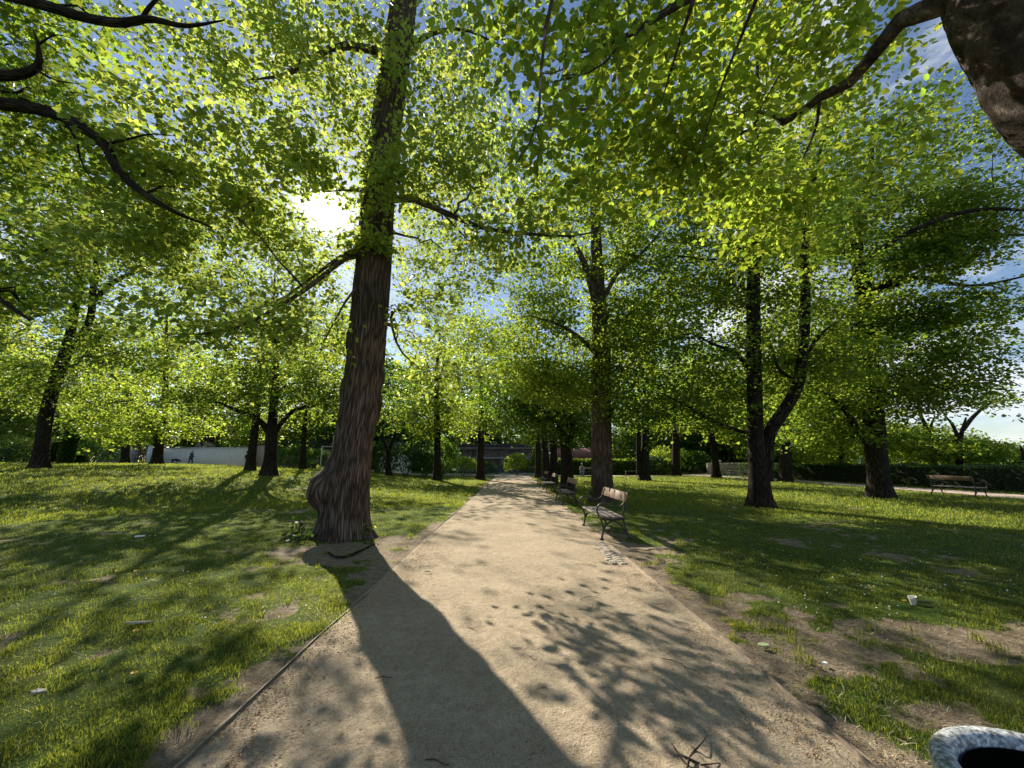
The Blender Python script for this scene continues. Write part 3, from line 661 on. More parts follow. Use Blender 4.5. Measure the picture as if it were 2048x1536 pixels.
# ------------------------------------------------------------------ hills on the right horizon
g = Geo(); a = np.radians(np.linspace(28, 75, 60)); R_ = 3200
hz = 40 + 55 * fbm(np.degrees(a) * .22, a * 0, 0, 4, 63)
ring = lambda r, z: np.stack([np.sin(a) * r, np.cos(a) * r, z], 1)
V = np.concatenate([ring(2300, -60 + 0 * a), ring(2900, hz * .6 - 10), ring(3200, hz), ring(3900, -60 + 0 * a)]); n = len(a)
g.add(V, [(j * n + i, j * n + i + 1, (j + 1) * n + i + 1, (j + 1) * n + i) for j in range(3) for i in range(n - 1)])
tag(link('distant_hills', g.mesh('distant_hills', True), simple('haze_blue_hills', (.10, .15, .20), 1, .15, .004)), kind='structure')  # blue of distance haze put into the hill colour; the air has none
# ================================================================== TREES
LG, MG = 'linden trees along the gravel path', 'park trees on the lawns'
# --- the big linden left of the path: ribbed trunk with burls
b1 = based(690, 1062, 8.05)
t1_pts = S((692, 1000, 8.05), (705, 900, 8.05), (727, 760, 8.05), (738, 640, 8.05), (748, 520, 8.1), (757, 400, 8.2), (772, 260, 8.3), (790, 130, 8.4), (808, 0, 8.5), (822, -150, 8.6), (832, -380, 8.8), (838, -700, 9.2))
t1_rad = [.50, .475, .395, .385, .375, .355, .335, .315, .30, .28, .255, .22, .17, .07]
t1_rad = t1_rad[:len(t1_pts) + 1]
def t1_trunk(gt):
    m, sd = 520, 150
    P, R = spline(np.array([b1] + t1_pts), m, t1_rad)
    h = P[:, 2] - b1[2]; th = np.arange(sd) / sd * 2 * math.pi + math.pi / 2
    H, TH = h[:, None] + 0 * th, th[None] + 0 * h[:, None]
    c, s_ = np.cos(TH), np.sin(TH)
    rr = R[:, None] * (1 + .30 * np.exp(-np.clip(H, 0, 9) / .22) * (1 + .5 * np.cos(TH * 5 + 1) + .3 * np.cos(TH * 3)))
    rr = rr * (1 + .10 * (fbm(c * 1.6 + 5, s_ * 1.6 + 5, H * .7, 3, 3) - .5))
    def burl(a, hh, wa, wh, amp):
        d = (TH - a + math.pi) % (2 * math.pi) - math.pi
        return amp * np.exp(-((d / wa) ** 2 + ((H - hh) / wh) ** 2) ** 2.6)
    # angles: 0 = +x (right), -90 deg = towards the camera
    rr = rr + burl(math.radians(192), .97, .80, .37, .25) + burl(math.radians(188), 1.36, .65, .30, .07) + burl(math.radians(228), .92, .45, .2, .06) + burl(math.radians(-115), 1.22, .5, .16, .07)
    rr = rr + burl(math.radians(-8), 2.62, .5, .34, .07) + burl(math.radians(-5), 3.25, .4, .16, .05) + burl(math.radians(-50), .95, .35, .18, .045)
    rr = rr + burl(math.radians(180), 3.05, .4, .25, .05) + burl(math.radians(185), 4.0, .5, .2, .035)
    # plaited bark ridges
    kk = 45; ph = (fbm(c * 3 + 7, s_ * 3 + 7, H * .9, 3, 17) - .5) * 3.0
    rid = 1 - np.abs(np.sin(TH * kk / 2 + ph)) ; rid2 = 1 - np.abs(np.sin(TH * 61 / 2 - ph * .7 + H * 1.1))
    am = .014 * sst(.0, .5, H) * (R[:, None] / .42)
    brk = fbm(c * 11, s_ * 11, H * 7, 3, 19); cut = .25 + 1.5 * sst(.3, .7, fbm(c * 15, s_ * 15, H * 6.5, 2, 29))
    rr = rr - am * cut * (rid ** 2 * 1.0 + rid2 ** 2 * .6) + .022 * (brk - .5)
    bl = burl(math.radians(193), .97, .7, .42, 1.0)
    rr = rr + bl * .035 * (fbm(c * 7, s_ * 7, H * 7, 3, 23) - .5) * 2
    V = P[:, None] + np.stack([c * rr, s_ * rr, 0 * rr], -1)
    V[0, :, 2] -= .2
    idx = np.arange(m * sd).reshape(m, sd)
    q = np.stack([idx[:-1], np.roll(idx[:-1], -1, 1), np.roll(idx[1:], -1, 1), idx[1:]], -1).reshape(-1, 4)
    u0 = np.broadcast_to((np.arange(sd) / sd * 6.283 * .42)[None], (m - 1, sd)); u1 = u0 + 6.283 / sd * .42
    v0 = np.broadcast_to(h[:-1, None], u0.shape); v1 = np.broadcast_to(h[1:, None], u0.shape)
    uv = np.stack([np.stack([u0, v0], -1), np.stack([u1, v0], -1), np.stack([u1, v1], -1), np.stack([u0, v1], -1)], -2).reshape(-1, 2)
    gt.add(V.reshape(-1, 3), q, uv)
T('linden_tree', 'huge old linden with a burl-covered ribbed trunk standing on the left edge of the path', b1,
  [(np.array([b1] + t1_pts), t1_rad),
   (S((742, 515, 8.1), (700, 512, 7.7), (660, 540, 7.3), (610, 580, 6.9), (520, 635, 6.5), (440, 665, 6.2), (330, 668, 6.0)), [.075, .06, .045, .036, .026, .016, .008]),
   (S((744, 500, 8.1), (705, 500, 7.8), (650, 535, 7.5), (560, 600, 7.3), (480, 625, 7.1)), [.06, .045, .03, .02, .008]),
   (S((735, 560, 8.1), (700, 590, 7.6), (665, 650, 7.3), (640, 700, 7.2)), [.035, .025, .015, .006]),
   (S((765, 110, 8.4), (735, 97, 8.1), (680, 92, 7.8), (645, 105, 7.6), (605, 135, 7.4), (560, 152, 7.2), (500, 160, 7.0)), [.11, .085, .07, .055, .045, .03, .012]),
   (S((775, 400, 8.2), (820, 398, 7.8), (860, 412, 7.4), (925, 440, 7.1), (975, 458, 6.9), (1060, 468, 6.7), (1150, 472, 6.5), (1210, 455, 6.4)), [.085, .07, .058, .048, .038, .028, .018, .008]),
   (S((785, 330, 8.2), (830, 360, 7.8), (880, 420, 7.5), (935, 480, 7.3)), [.05, .035, .022, .01]),
   (S((825, 90, 8.4), (870, 65, 8.2), (930, 60, 8.0), (1010, 95, 7.7)), [.06, .045, .03, .01]),
   (S((775, 350, 8.2), (735, 380, 7.8), (690, 380, 7.6), (640, 385, 7.4)), [.04, .03, .018, .008]),
   (S((790, 620, 8.05), (782, 640, 7.9), (800, 700, 7.8), (850, 745, 7.6)), [.03, .03, .02, .008]),
   (S((800, 0, 8.5), (700, -80, 7.6), (560, -120, 6.6), (420, -60, 5.8)), [.12, .09, .06, .02]),
   (S((812, -60, 8.5), (900, -180, 7.6), (1010, -200, 6.6)), [.12, .08, .03])],
  [E(420, 320, 6.3, 1.6, 1.4, 1.2, 300), E(620, 130, 7.6, 1.9, 1.6, 1.6, 330), E(600, 330, 7.3, 1.2, .9, .9, 190), E(430, 640, 6.4, 1.9, .8, .6, 190), E(760, 350, 7.4, .75, .5, .75, 75),
   E(730, 480, 7.6, .5, .4, .35, 50), E(910, 330, 7.4, 1.2, 1.0, 1.2, 200), E(900, 120, 8.2, 1.3, 1.2, 1.6, 150), E(620, 640, 7.2, .8, .5, 1.0, 110), E(1020, 470, 6.8, 1.2, .8, .5, 100),
   E(600, -80, 7.8, 2.4, 1.8, 1.4, 160), E(860, 640, 7.9, .8, .6, .9, 90), E(300, 470, 6.2, 1.2, .9, .7, 110), E(850, 200, 10.5, 2.2, 1.5, 2.0, 100), E(850, 765, 8.6, .7, .6, .35, 38), E(930, 745, 7.6, .8, .5, .35, 30), E(1010, 720, 7.2, .7, .5, .3, 22), E(1100, 690, 7.2, .8, .5, .35, 24), E(560, 690, 7.6, .9, .5, .4, 60), E(330, 720, 8.2, 1.1, .6, .4, 50), E(560, 640, 10.3, 1.6, 1.1, .8, 90), E(430, 600, 10.8, 1.7, 1.1, .9, 90), E(640, 560, 11.6, 1.4, 1.1, .9, 70), E(840, 560, 11.5, 1.8, 1.3, 1.8, 170), E(880, 400, 11.5, 2.2, 1.4, 1.8, 180), E(960, 520, 9.5, 1.2, 1.0, .9, 90), E(830, 690, 10.5, 1.1, 1.0, .8, 90), E(430, 480, 7.6, 1.6, 1.0, .9, 120), E(600, 500, 8.6, 1.2, .9, .8, 70), E(430, 110, 7.4, 1.2, 1.0, .9, 80)],
  leaf=.082, kind='heart', per=17, spread=(.26, .26, .10), limbs=34, subs=170, mat=M_LIN2, bark=M_BARK, group=LG, trunk_mesh=t1_trunk, tilt=.8, droop=.3, up=.4, dens=.95)

# --- leaning tree whose trunk enters at the upper right, with boughs hanging over the path
b0 = np.array([5.3, 3.25, tz(5.3, 3.25)])
def t0_trunk(gt):
    P, R = spline(np.array([b0, (5.1, 3.15, 1.2), at(2290, 330, 3.25), at(2170, 150, 3.2), at(2060, -60, 3.2), at(1980, -260, 3.3), at(1900, -500, 3.5)]), 170, [.62, .52, .50, .50, .48, .44, .38])
    sd = 90; th = np.arange(sd) / sd * 2 * math.pi
    Tn = np.gradient(P, axis=0); Tn /= np.linalg.norm(Tn, axis=1, keepdims=True)
    A = np.cross(Tn, (0, 1, 0)); A /= np.linalg.norm(A, axis=1, keepdims=True); B = np.cross(Tn, A)
    c, s_ = np.cos(th)[None], np.sin(th)[None]; H = P[:, 2:3] + 0 * c; c, s_ = c + 0 * H, s_ + 0 * H
    rr = R[:, None] * (1 + .14 * (fbm(c * 1.5 + 3, s_ * 1.5 + 3, H * .9, 3, 7) - .5)) + .05 * (fbm(c * 5 + 3, s_ * 5 + 3, H * 3.5, 4, 8) - .5) + .028 * (fbm(c * 16, s_ * 16, H * 9, 3, 9) - .5)
    rr = rr * (1 + .35 * np.exp(-np.clip(H - b0[2], 0, 9) / .25))
    V = P[:, None] + A[:, None] * (c * rr)[..., None] + B[:, None] * (s_ * rr)[..., None]; V[0, :, 2] -= .2
    m = len(P); idx = np.arange(m * sd).reshape(m, sd); q = np.stack([idx[:-1], np.roll(idx[:-1], -1, 1), np.roll(idx[1:], -1, 1), idx[1:]], -1).reshape(-1, 4)
    ln = np.concatenate([[0], np.cumsum(np.linalg.norm(np.diff(P, axis=0), axis=1))])
    u0 = np.broadcast_to((np.arange(sd) / sd * 6.283 * .5)[None], (m - 1, sd)); u1 = u0 + 6.283 / sd * .5; v0 = np.broadcast_to(ln[:-1, None], u0.shape); v1 = np.broadcast_to(ln[1:, None], u0.shape)
    gt.add(V.reshape(-1, 3), q, np.stack([np.stack([u0, v0], -1), np.stack([u1, v0], -1), np.stack([u1, v1], -1), np.stack([u0, v1], -1)], -2).reshape(-1, 2))
T('linden_tree', 'thick leaning trunk with patchy bark cutting across the upper right corner', b0,
  [(np.array([b0, (5.1, 3.15, 1.2), at(2290, 330, 3.25), at(2170, 150, 3.2), at(2060, -60, 3.2)]), [.5, .5, .5, .5, .5]),
   (S((1930, -20, 3.4), (1870, 12, 3.6), (1800, 42, 3.8), (1745, 110, 4.0), (1700, 165, 4.2), (1640, 195, 4.4), (1600, 225, 4.6), (1566, 246, 4.7)), [.13, .10, .082, .066, .056, .046, .042, .038]),
   (S((1566, 246, 4.7), (1550, 232, 4.75), (1530, 226, 4.8), (1490, 222, 4.9), (1450, 232, 5.0)), [.036, .03, .022, .012, .006]),
   (S((1640, 195, 4.4), (1630, 260, 4.6), (1600, 330, 4.9)), [.02, .014, .006]),
   (S((1980, -260, 3.3), (1700, -150, 3.4), (1480, -60, 3.5), (1330, 25, 3.7), (1270, 62, 3.8), (1200, 95, 3.9), (1130, 112, 4.1)), [.10, .07, .05, .034, .024, .016, .006]),
   (S((1400, -40, 3.5), (1380, 20, 3.6), (1345, 130, 3.9), (1310, 250, 4.2)), [.025, .018, .012, .005]),
   (S((1560, -120, 3.3), (1500, 30, 3.6), (1440, 180, 4.0), (1400, 300, 4.3)), [.025, .016, .010, .004]),
   (S((1330, 25, 3.7), (1250, 80, 3.7), (1190, 140, 3.8), (1080, 170, 3.9)), [.02, .014, .010, .004]),
   (S((1200, -220, 3.1), (1120, -60, 3.2), (1085, 100, 3.4), (1075, 250, 3.6), (1030, 330, 3.8)), [.03, .02, .014, .009, .004]),
   (S((1900, -500, 3.5), (1600, -380, 3.2), (1200, -220, 3.1), (1000, -120, 3.1), (900, -40, 3.2)), [.14, .10, .05, .03, .008])],
  [E(1180, 150, 3.9, .95, .7, .65, 62), E(1130, 330, 4.4, .9, .6, .6, 55), E(1350, 150, 4.6, 1.1, .9, .8, 85), E(1520, 90, 4.9, 1.3, 1.0, .9, 140), E(1380, 330, 5.0, .9, .8, .6, 120),
   E(1660, 60, 5.3, 1.2, 1.0, 1.0, 150), E(1560, 420, 6.0, 1.1, .9, .8, 130), E(1250, 20, 4.3, 1.3, .9, .5, 80), E(1730, 300, 6.2, 1.3, 1.0, 1.0, 90), E(1250, 300, 5.6, 1.2, .8, .9, 110), E(1020, 60, 4.2, .5, .4, .4, 22)],
  leaf=.079, kind='heart', per=17, spread=(.24, .24, .12), limbs=26, subs=160, mat=M_LIN, bark=M_BARK3, group=LG, trunk_mesh=t0_trunk, tilt=.9, droop=.45, up=.1, amount=.8, twig_r=.004, dens=.85)
# --- second linden on the right side behind the bench
b2 = based(1205, 1002, 14.8)
T('linden_tree', 'straight linden with a reddish ribbed trunk right behind the nearest bench', b2,
  [stem0(b2, [(1204, 960, 14.8), (1203, 880, 14.8), (1202, 790, 14.8), (1203, 700, 14.8), (1197, 600, 14.9), (1193, 500, 15), (1190, 380, 15), (1196, 250, 15.2), (1200, 60, 15.4)], [.42, .40, .385, .37, .34, .28, .22, .17, .12, .06]),
   (S((1200, 640, 14.8), (1185, 580, 14.6), (1170, 530, 14.5), (1150, 490, 14.4), (1135, 470, 14.3)), [.17, .14, .12, .09, .05]),
   (S((1203, 720, 14.8), (1165, 680, 14.3), (1120, 650, 14), (1060, 632, 13.6)), [.10, .08, .06, .02]),
   (S((1215, 845, 14.7), (1232, 800, 14.6), (1240, 760, 14.6)), [.07, .05, .02]),
   (S((1205, 600, 14.8), (1240, 540, 14.5), (1290, 500, 14.2), (1340, 440, 14)), [.10, .07, .05, .02])],
  [E(1150, 620, 14.2, 3.9, 2.4, 3.0, 760), E(1000, 600, 13.8, 2.6, 1.8, 2.6, 360), E(1130, 760, 13.8, 2.8, 1.8, 1.0, 300), E(1190, 400, 14.6, 3.2, 2.2, 3.0, 360), E(1300, 560, 14, 2.0, 1.6, 3.4, 240), E(1060, 260, 15, 3.2, 2.2, 3.0, 170)],
  leaf=.105, kind='quad2', per=26, spread=(.40, .40, .13), limbs=30, subs=150, mat=M_LIN, bark=M_BARK, group=LG, tilt=.75, droop=.2, amount=.75, push=1.2, dens=1.0)
# --- forked maple on the right lawn
b3 = based(1521, 1012, 13.3)
T('maple_tree', 'dark maple on the right lawn forking low into a straight and a crooked stem', b3,
  [stem0(b3, [(1518, 960, 13.3), (1512, 880, 13.3), (1509, 780, 13.3), (1507, 680, 13.3), (1507, 560, 13.4), (1510, 430, 13.5), (1510, 300, 13.6), (1515, 120, 13.8)], [.36, .32, .25, .235, .225, .2, .17, .13, .05]),
   (S((1532, 960, 13.3), (1534, 890, 13.3), (1545, 855, 13.2), (1575, 810, 13.1), (1597, 765, 13.0), (1606, 700, 13), (1611, 600, 13), (1609, 500, 13), (1620, 400, 13.1), (1650, 250, 13.2)), [.24, .215, .21, .195, .18, .165, .15, .13, .10, .05]),
   (S((1507, 745, 13.3), (1470, 705, 13), (1430, 690, 12.8), (1395, 672, 12.6)), [.09, .07, .05, .02]),
   (S((1507, 870, 13.3), (1440, 848, 12.8), (1370, 810, 12.4), (1310, 780, 12.2)), [.07, .05, .035, .01]),
   (S((1605, 720, 13), (1640, 670, 12.8), (1680, 640, 12.7)), [.08, .05, .015]),
   (S((1598, 765, 13), (1560, 740, 12.6), (1540, 690, 12.4)), [.06, .05, .02])],
  [E(1480, 640, 12.6, 4.4, 2.4, 2.6, 620), E(1400, 800, 12.3, 3.0, 1.8, .95, 230), E(1600, 480, 12.8, 3.8, 2.4, 3.0, 420), E(1400, 420, 13, 3.4, 2.2, 3.0, 360), E(1700, 700, 12.4, 2.6, 1.8, 1.3, 200), E(1500, 220, 13.5, 4.2, 2.4, 2.6, 190)],
  leaf=.105, kind='quad2', per=28, spread=(.48, .48, .10), limbs=34, subs=170, mat=M_MAP, group=MG, tilt=.5, droop=.1, amount=.55, dens=1.2, push=1.5)
# --- stout maple further right
b4 = based(1760, 991, 16.8)
T('maple_tree', 'stout old tree on the right lawn with the broadest trunk there', b4,
  [stem0(b4, [(1756, 940, 16.8), (1750, 880, 16.8), (1745, 810, 16.8), (1738, 740, 16.8), (1727, 660, 16.8), (1730, 600, 16.8), (1716, 520, 16.9), (1716, 440, 17), (1738, 380, 17), (1745, 250, 17.2)], [.42, .38, .39, .37, .34, .33, .34, .22, .19, .15, .06]),
   (S((1735, 590, 16.8), (1775, 575, 16.3), (1830, 555, 15.8), (1870, 560, 15.4), (1950, 572, 15), (2060, 550, 14.5)), [.18, .13, .10, .08, .06, .03]),
   (S((1728, 585, 16.8), (1770, 565, 16.2), (1812, 540, 15.8), (1840, 500, 15.4), (1900, 475, 15), (1980, 470, 14.6), (2080, 470, 14.2)), [.20, .15, .12, .11, .10, .07, .04]),
   (S((1700, 560, 14), (1760, 500, 13.8), (1850, 450, 13.5), (1950, 420, 13.2), (2060, 420, 13)), [.05, .08, .08, .07, .04]),
   (S((1742, 760, 16.8), (1700, 700, 16.4), (1660, 660, 16.2)), [.14, .10, .04]),
   (S((1752, 900, 16.8), (1720, 870, 16.6), (1690, 820, 16.3), (1640, 780, 16.0)), [.16, .14, .10, .04])],
  [E(1780, 780, 15.6, 4.2, 2.4, 1.3, 420), E(1880, 650, 15, 4.0, 2.2, 1.6, 330), E(1700, 620, 15.8, 3.6, 2.2, 2.4, 360), E(1850, 420, 15, 4.6, 2.4, 2.6, 330), E(1650, 380, 16, 3.2, 2.2, 3.0, 260), E(1980, 760, 14.6, 2.6, 1.8, 1.0, 130), E(1750, 200, 16, 5.0, 3, 3.0, 190), E(1950, 470, 13.2, 2.2, 1.0, .9, 110), E(2030, 380, 13.0, 1.8, 1.2, 1.6, 130), E(2030, 590, 13.4, 1.6, 1.2, .9, 70), E(2000, 690, 14, 2.0, 1.2, .7, 60), E(1900, 570, 13.8, 2.2, 1.0, .7, 90), E(1990, 250, 14.5, 3.4, 2.4, 2.4, 150), E(1720, 860, 15.8, 2.0, 1.6, .7, 110)],
  leaf=.12, kind='quad2', per=28, spread=(.55, .55, .10), limbs=38, subs=190, mat=M_MAP, group=MG, tilt=.45, droop=.08, amount=.5, dens=1.2, push=1.5)
# --- maple whose trunk stands left of the picture: limbs reach in
b6 = np.array([-12.6, 6.5, tz(-12.6, 6.5)])
T('maple_tree', 'maple outside the left edge whose dark limbs reach in over the lawn', b6,
  [(np.array([b6, b6 + (.1, 0, 2.5), b6 + (.3, .1, 5), b6 + (.7, .2, 8), b6 + (.6, .3, 12)]), [.5, .42, .36, .26, .08]),
   ([b6 + (.2, 0, 3.6)] + S((-220, 205, 5.66), (0, 208, 5.58), (120, 232, 5.49), (205, 285, 5.41), (235, 340, 5.33), (290, 388, 5.25), (350, 424, 5.17), (425, 455, 5.2)), [.16, .12, .088, .074, .064, .054, .042, .026, .010]),
   ([b6 + (.3, 0, 5.5)] + S((-200, 110, 5.33), (-20, 150, 5.25), (70, 138, 5.17), (76, 90, 5.08), (66, 60, 5.08)), [.15, .12, .075, .05, .018, .006]),
   ([b6 + (.5, .1, 7.0)] + S((-160, -40, 5.25), (20, -8, 5.25), (100, 14, 5.17), (165, 34, 5.17), (240, 46, 5.08), (300, 38, 5.08), (372, 52, 5.00), (450, 40, 5.05)), [.15, .10, .075, .066, .060, .054, .042, .026, .008]),
   (S((210, 288, 5.4), (250, 280, 5.3), (300, 268, 5.2), (350, 272, 5.2)), [.02, .016, .010, .004]),
   (S((120, 232, 5.5), (150, 275, 5.4), (165, 330, 5.3), (200, 380, 5.2)), [.022, .016, .010, .004]),
   (S((290, 388, 5.25), (330, 372, 5.2), (380, 380, 5.2)), [.016, .010, .004]),
   (S((76, 90, 5.1), (110, 70, 5.1), (150, 78, 5.1)), [.014, .009, .004]),
   (S((70, 138, 5.15), (110, 160, 5.1), (160, 168, 5.1)), [.02, .012, .004]),
   (S((285, 38, 5.08), (296, 18, 5.08), (330, -20, 5.08)), [.03, .025, .018]),
   ([b6 + (.1, 0, 3.0)] + S((-200, 480, 6.56), (-60, 560, 6.23), (60, 640, 5.90)), [.10, .07, .05, .02])],
  [E(60, 90, 6.8, 1.5, 1.2, .9, 110), E(120, 210, 6.6, 1.3, 1.0, .7, 90), E(90, 330, 6.8, 1.6, 1.2, .6, 120), E(290, 100, 6.6, .6, .5, .3, 22), E(260, 330, 6.6, 1.1, .8, .5, 60), E(60, 500, 7.4, 1.5, 1.2, 1.0, 110), E(20, 640, 7.2, 1.0, .8, .6, 60), E(-60, 250, 7.5, 2.0, 1.8, 2.2, 120), E(120, -60, 7.0, 2, 1.5, .8, 60)],
  leaf=.105, kind='maple', per=18, spread=(.36, .36, .09), limbs=22, subs=90, mat=M_MAP, group=MG, tilt=.5, droop=.1, dens=.75)
# --- leaning dark tree at left
b5 = based(80, 931, 20.5)
T('maple_tree', 'tall dark tree leaning right, nearest the left picture edge', b5,
  [stem0(b5, [(84, 890, 20.5), (93, 830, 20.5), (108, 770, 20.5), (128, 715, 20.5), (140, 670, 20.5), (150, 620, 20.5), (162, 560, 20.5), (150, 470, 20.6), (135, 380, 20.8), (130, 250, 21)], [.34, .30, .285, .27, .26, .2, .16, .14, .12, .09, .04]),
   (S((138, 705, 20.5), (165, 670, 20.4), (182, 630, 20.4), (186, 580, 20.4), (195, 530, 20.4), (180, 490, 20.4), (172, 400, 20.4)), [.18, .17, .155, .14, .12, .10, .05]),
   (S((190, 600, 20.4), (222, 568, 20), (265, 545, 19.6), (298, 528, 19.3), (318, 490, 19.1)), [.12, .11, .10, .08, .03])],
  [E(70, 560, 19.5, 3.8, 2.2, 2.6, 330), E(180, 440, 19.5, 3.6, 2.2, 2.2, 220), E(60, 760, 20, 3.6, 2.2, 1.6, 260), E(250, 690, 20, 3.0, 2, 1.8, 170), E(20, 330, 20, 3.2, 2.4, 2.8, 160), E(300, 520, 18.8, 1.8, 1.4, 1.2, 80)],
  leaf=.13, kind='quad2', per=24, spread=(.55, .55, .11), limbs=26, subs=120, mat=M_MAP, group=MG, tilt=.5, amount=.7)
# --- spreading tree with three low arms, left lawn
b7 = based(537, 949, 20.5)
T('maple_tree', 'spreading tree on the left lawn whose trunk splits into three arms at head height', b7,
  [stem0(b7, [(541, 915, 20.5), (543, 870, 20.5), (546, 830, 20.5), (549, 790, 20.5), (552, 740, 20.6), (548, 640, 20.8), (550, 540, 21)], [.36, .30, .28, .22, .19, .15, .09, .03]),
   (S((541, 872, 20.5), (526, 848, 20.3), (500, 828, 20.1), (470, 820, 19.9), (440, 806, 19.6), (405, 795, 19.4)), [.17, .14, .12, .10, .07, .02]),
   (S((547, 870, 20.5), (566, 842, 20.3), (590, 820, 20.1), (625, 812, 19.9), (660, 795, 19.6)), [.15, .12, .10, .08, .02]),
   (S((550, 790, 20.5), (575, 770, 20.2), (610, 765, 20)), [.09, .06, .02])],
  [E(540, 760, 19.8, 3.6, 2.2, 1.7, 380), E(430, 800, 19.2, 2.2, 1.8, 1.1, 170), E(640, 780, 19.6, 1.6, 1.4, 1.3, 120), E(540, 640, 20.4, 3.6, 2.2, 2.4, 270), E(560, 540, 21, 4.6, 2.6, 3.0, 260), E(430, 420, 22, 4.6, 2.6, 3.2, 220)],
  leaf=.125, kind='quad2', per=24, spread=(.5, .5, .10), limbs=22, subs=90, mat=M_MAP, group=MG, tilt=.5, amount=.7)
# --- the many trees further back
def back(px, py, d, label, pts, rad, crowns, mat=None, extra=(), leaf=.16, per=20, name='park_tree', keepamt=.6, kind='quad2', bark=None, limbs=14, subs=50):
    b = based(px, py, d)
    st = [stem0(b, [(x, y, d) for x, y in pts], rad)] + [(S(*[(x, y, d) for x, y in p]), r) for p, r in extra]
    T(name, label, b, st, [E(cx, cy, d + dd, rx, rx * .6, rz, n) for cx, cy, dd, rx, rz, n in crowns], leaf=leaf, kind=kind, per=per, spread=(.6, .6, .13),
      limbs=limbs, subs=subs, mat=mat or M_LIN, bark=bark, group=MG, tilt=.6, amount=keepamt, sides=7, twig_r=.01)
back(500, 938, 25, 'slender tree just left of the three-armed tree', [(506, 890), (512, 840), (520, 770), (528, 680)], [.28, .24, .21, .17, .06], [(500, 730, 0, 3.6, 3.2, 200), (470, 560, 0, 4.2, 3.2, 180)], M_LIN, name='linden_tree')
back(314, 926, 30, 'bright green tree with a low crown in front of the white wall', [(318, 890), (322, 860), (330, 790), (332, 700), (334, 620)], [.36, .32, .30, .2, .14, .05],
     [(330, 790, -1, 5.6, 3.0, 420), (140, 760, 1, 5.0, 3.0, 260), (300, 850, -2, 5.0, 1.3, 220), (330, 650, 0, 5.0, 4.0, 260), (290, 520, 0, 6.5, 4.5, 260)], M_LIN, [([(318, 872), (290, 840), (255, 790), (220, 745), (200, 720)], [.2, .17, .13, .09, .03])], name='linden_tree')
back(251, 923, 38, 'short dark trunk behind the bright low-crowned tree', [(252, 890), (256, 850), (262, 780)], [.34, .3, .26, .08], [(220, 800, 0, 6, 5, 200)], M_LIN, name='linden_tree', leaf=.2)
back(605, 937, 31, 'thin upright tree left of the big linden', [(607, 890), (610, 840), (612, 760)], [.24, .2, .18, .05], [(600, 790, 0, 4.2, 4.2, 230), (640, 650, 0, 5.0, 4.0, 220)], M_LIN, name='linden_tree', leaf=.17)
back(778, 944, 32, 'small forked tree just right of the big linden trunk', [(776, 905), (780, 895), (790, 870), (800, 850)], [.22, .18, .16, .1, .03], [(800, 800, 0, 4.0, 3.4, 220)], M_DRK, [([(774, 900), (765, 870), (768, 830)], [.12, .1, .03])], leaf=.17)
back(874, 950, 29.5, 'straight narrow tree beside the shrubs left of the path end', [(875, 900), (874, 850), (872, 790), (874, 740), (880, 660)], [.30, .26, .24, .2, .16, .05],
     [(860, 820, 0, 3.4, 2.4, 230), (870, 660, 0, 4.4, 4.2, 300), (800, 500, 1, 4, 3.0, 120)], M_LIN, [([(872, 800), (862, 750), (850, 715)], [.1, .07, .02]), ([(874, 790), (884, 740), (900, 700)], [.1, .07, .02])], leaf=.16)
back(961, 950, 33, 'tree with bare side twigs standing at the left side of the path end', [(961, 905), (962, 860), (962, 810), (963, 760)], [.34, .30, .25, .2, .06], [(950, 830, 0, 3.6, 2.0, 130), (970, 700, 0, 4.5, 4, 260)], M_LIN, leaf=.17)
back(1134, 982, 20, 'dark forked tree between the second bench and the sunny lawn', [(1134, 940), (1132, 900), (1128, 880), (1118, 850), (1112, 800)], [.36, .31, .29, .26, .16, .06],
     [(1110, 830, -.5, 3.2, 1.5, 260), (1060, 800, -.5, 2.4, 1.6, 180)], M_DRK, [([(1136, 890), (1143, 870), (1147, 830), (1152, 790)], [.18, .15, .12, .04])], leaf=.13, name='maple_tree')
back(1107, 966, 26.5, 'first of three slim dark trunks lined up behind the second bench', [(1107, 920), (1106, 870), (1100, 800)], [.28, .26, .22, .06], [(1080, 810, 0, 4, 2.4, 230)], M_DRK, leaf=.15, name='maple_tree')
back(1093, 960, 31, 'middle one of three slim dark trunks lined up behind the second bench', [(1092, 920), (1088, 870), (1080, 800)], [.30, .28, .22, .06], [(1050, 800, 0, 4.5, 3, 230)], M_DRK, leaf=.16, name='maple_tree')
back(1076, 955, 37, 'farthest of three slim dark trunks lined up behind the second bench', [(1076, 920), (1075, 870), (1070, 800)], [.30, .28, .22, .06], [(1030, 790, 0, 5.5, 4, 260)], M_DRK, leaf=.19, name='maple_tree')
back(1289, 957, 32, 'tree with a twin leaning stem by the low metal rail', [(1290, 915), (1291, 880), (1290, 820), (1288, 760)], [.42, .36, .32, .26, .08], [(1290, 810, 0, 4.0, 2.2, 230), (1290, 680, 0, 4.6, 4, 260)], M_DRK, [([(1278, 950), (1277, 900), (1276, 850), (1270, 790)], [.24, .2, .16, .05])], leaf=.17)
back(1352, 949, 43, 'upright trunk standing left of the walking couple', [(1352, 900), (1351, 850), (1350, 800)], [.46, .42, .36, .1], [(1350, 810, 0, 6.0, 3.2, 330)], M_LIN, leaf=.22, name='linden_tree')
back(1433, 955, 37, 'slanting trunk standing right of the walking couple', [(1430, 920), (1427, 895), (1420, 850), (1412, 800)], [.40, .34, .3, .25, .08], [(1430, 820, 0, 5.0, 2.6, 300)], M_LIN, leaf=.2, name='linden_tree')
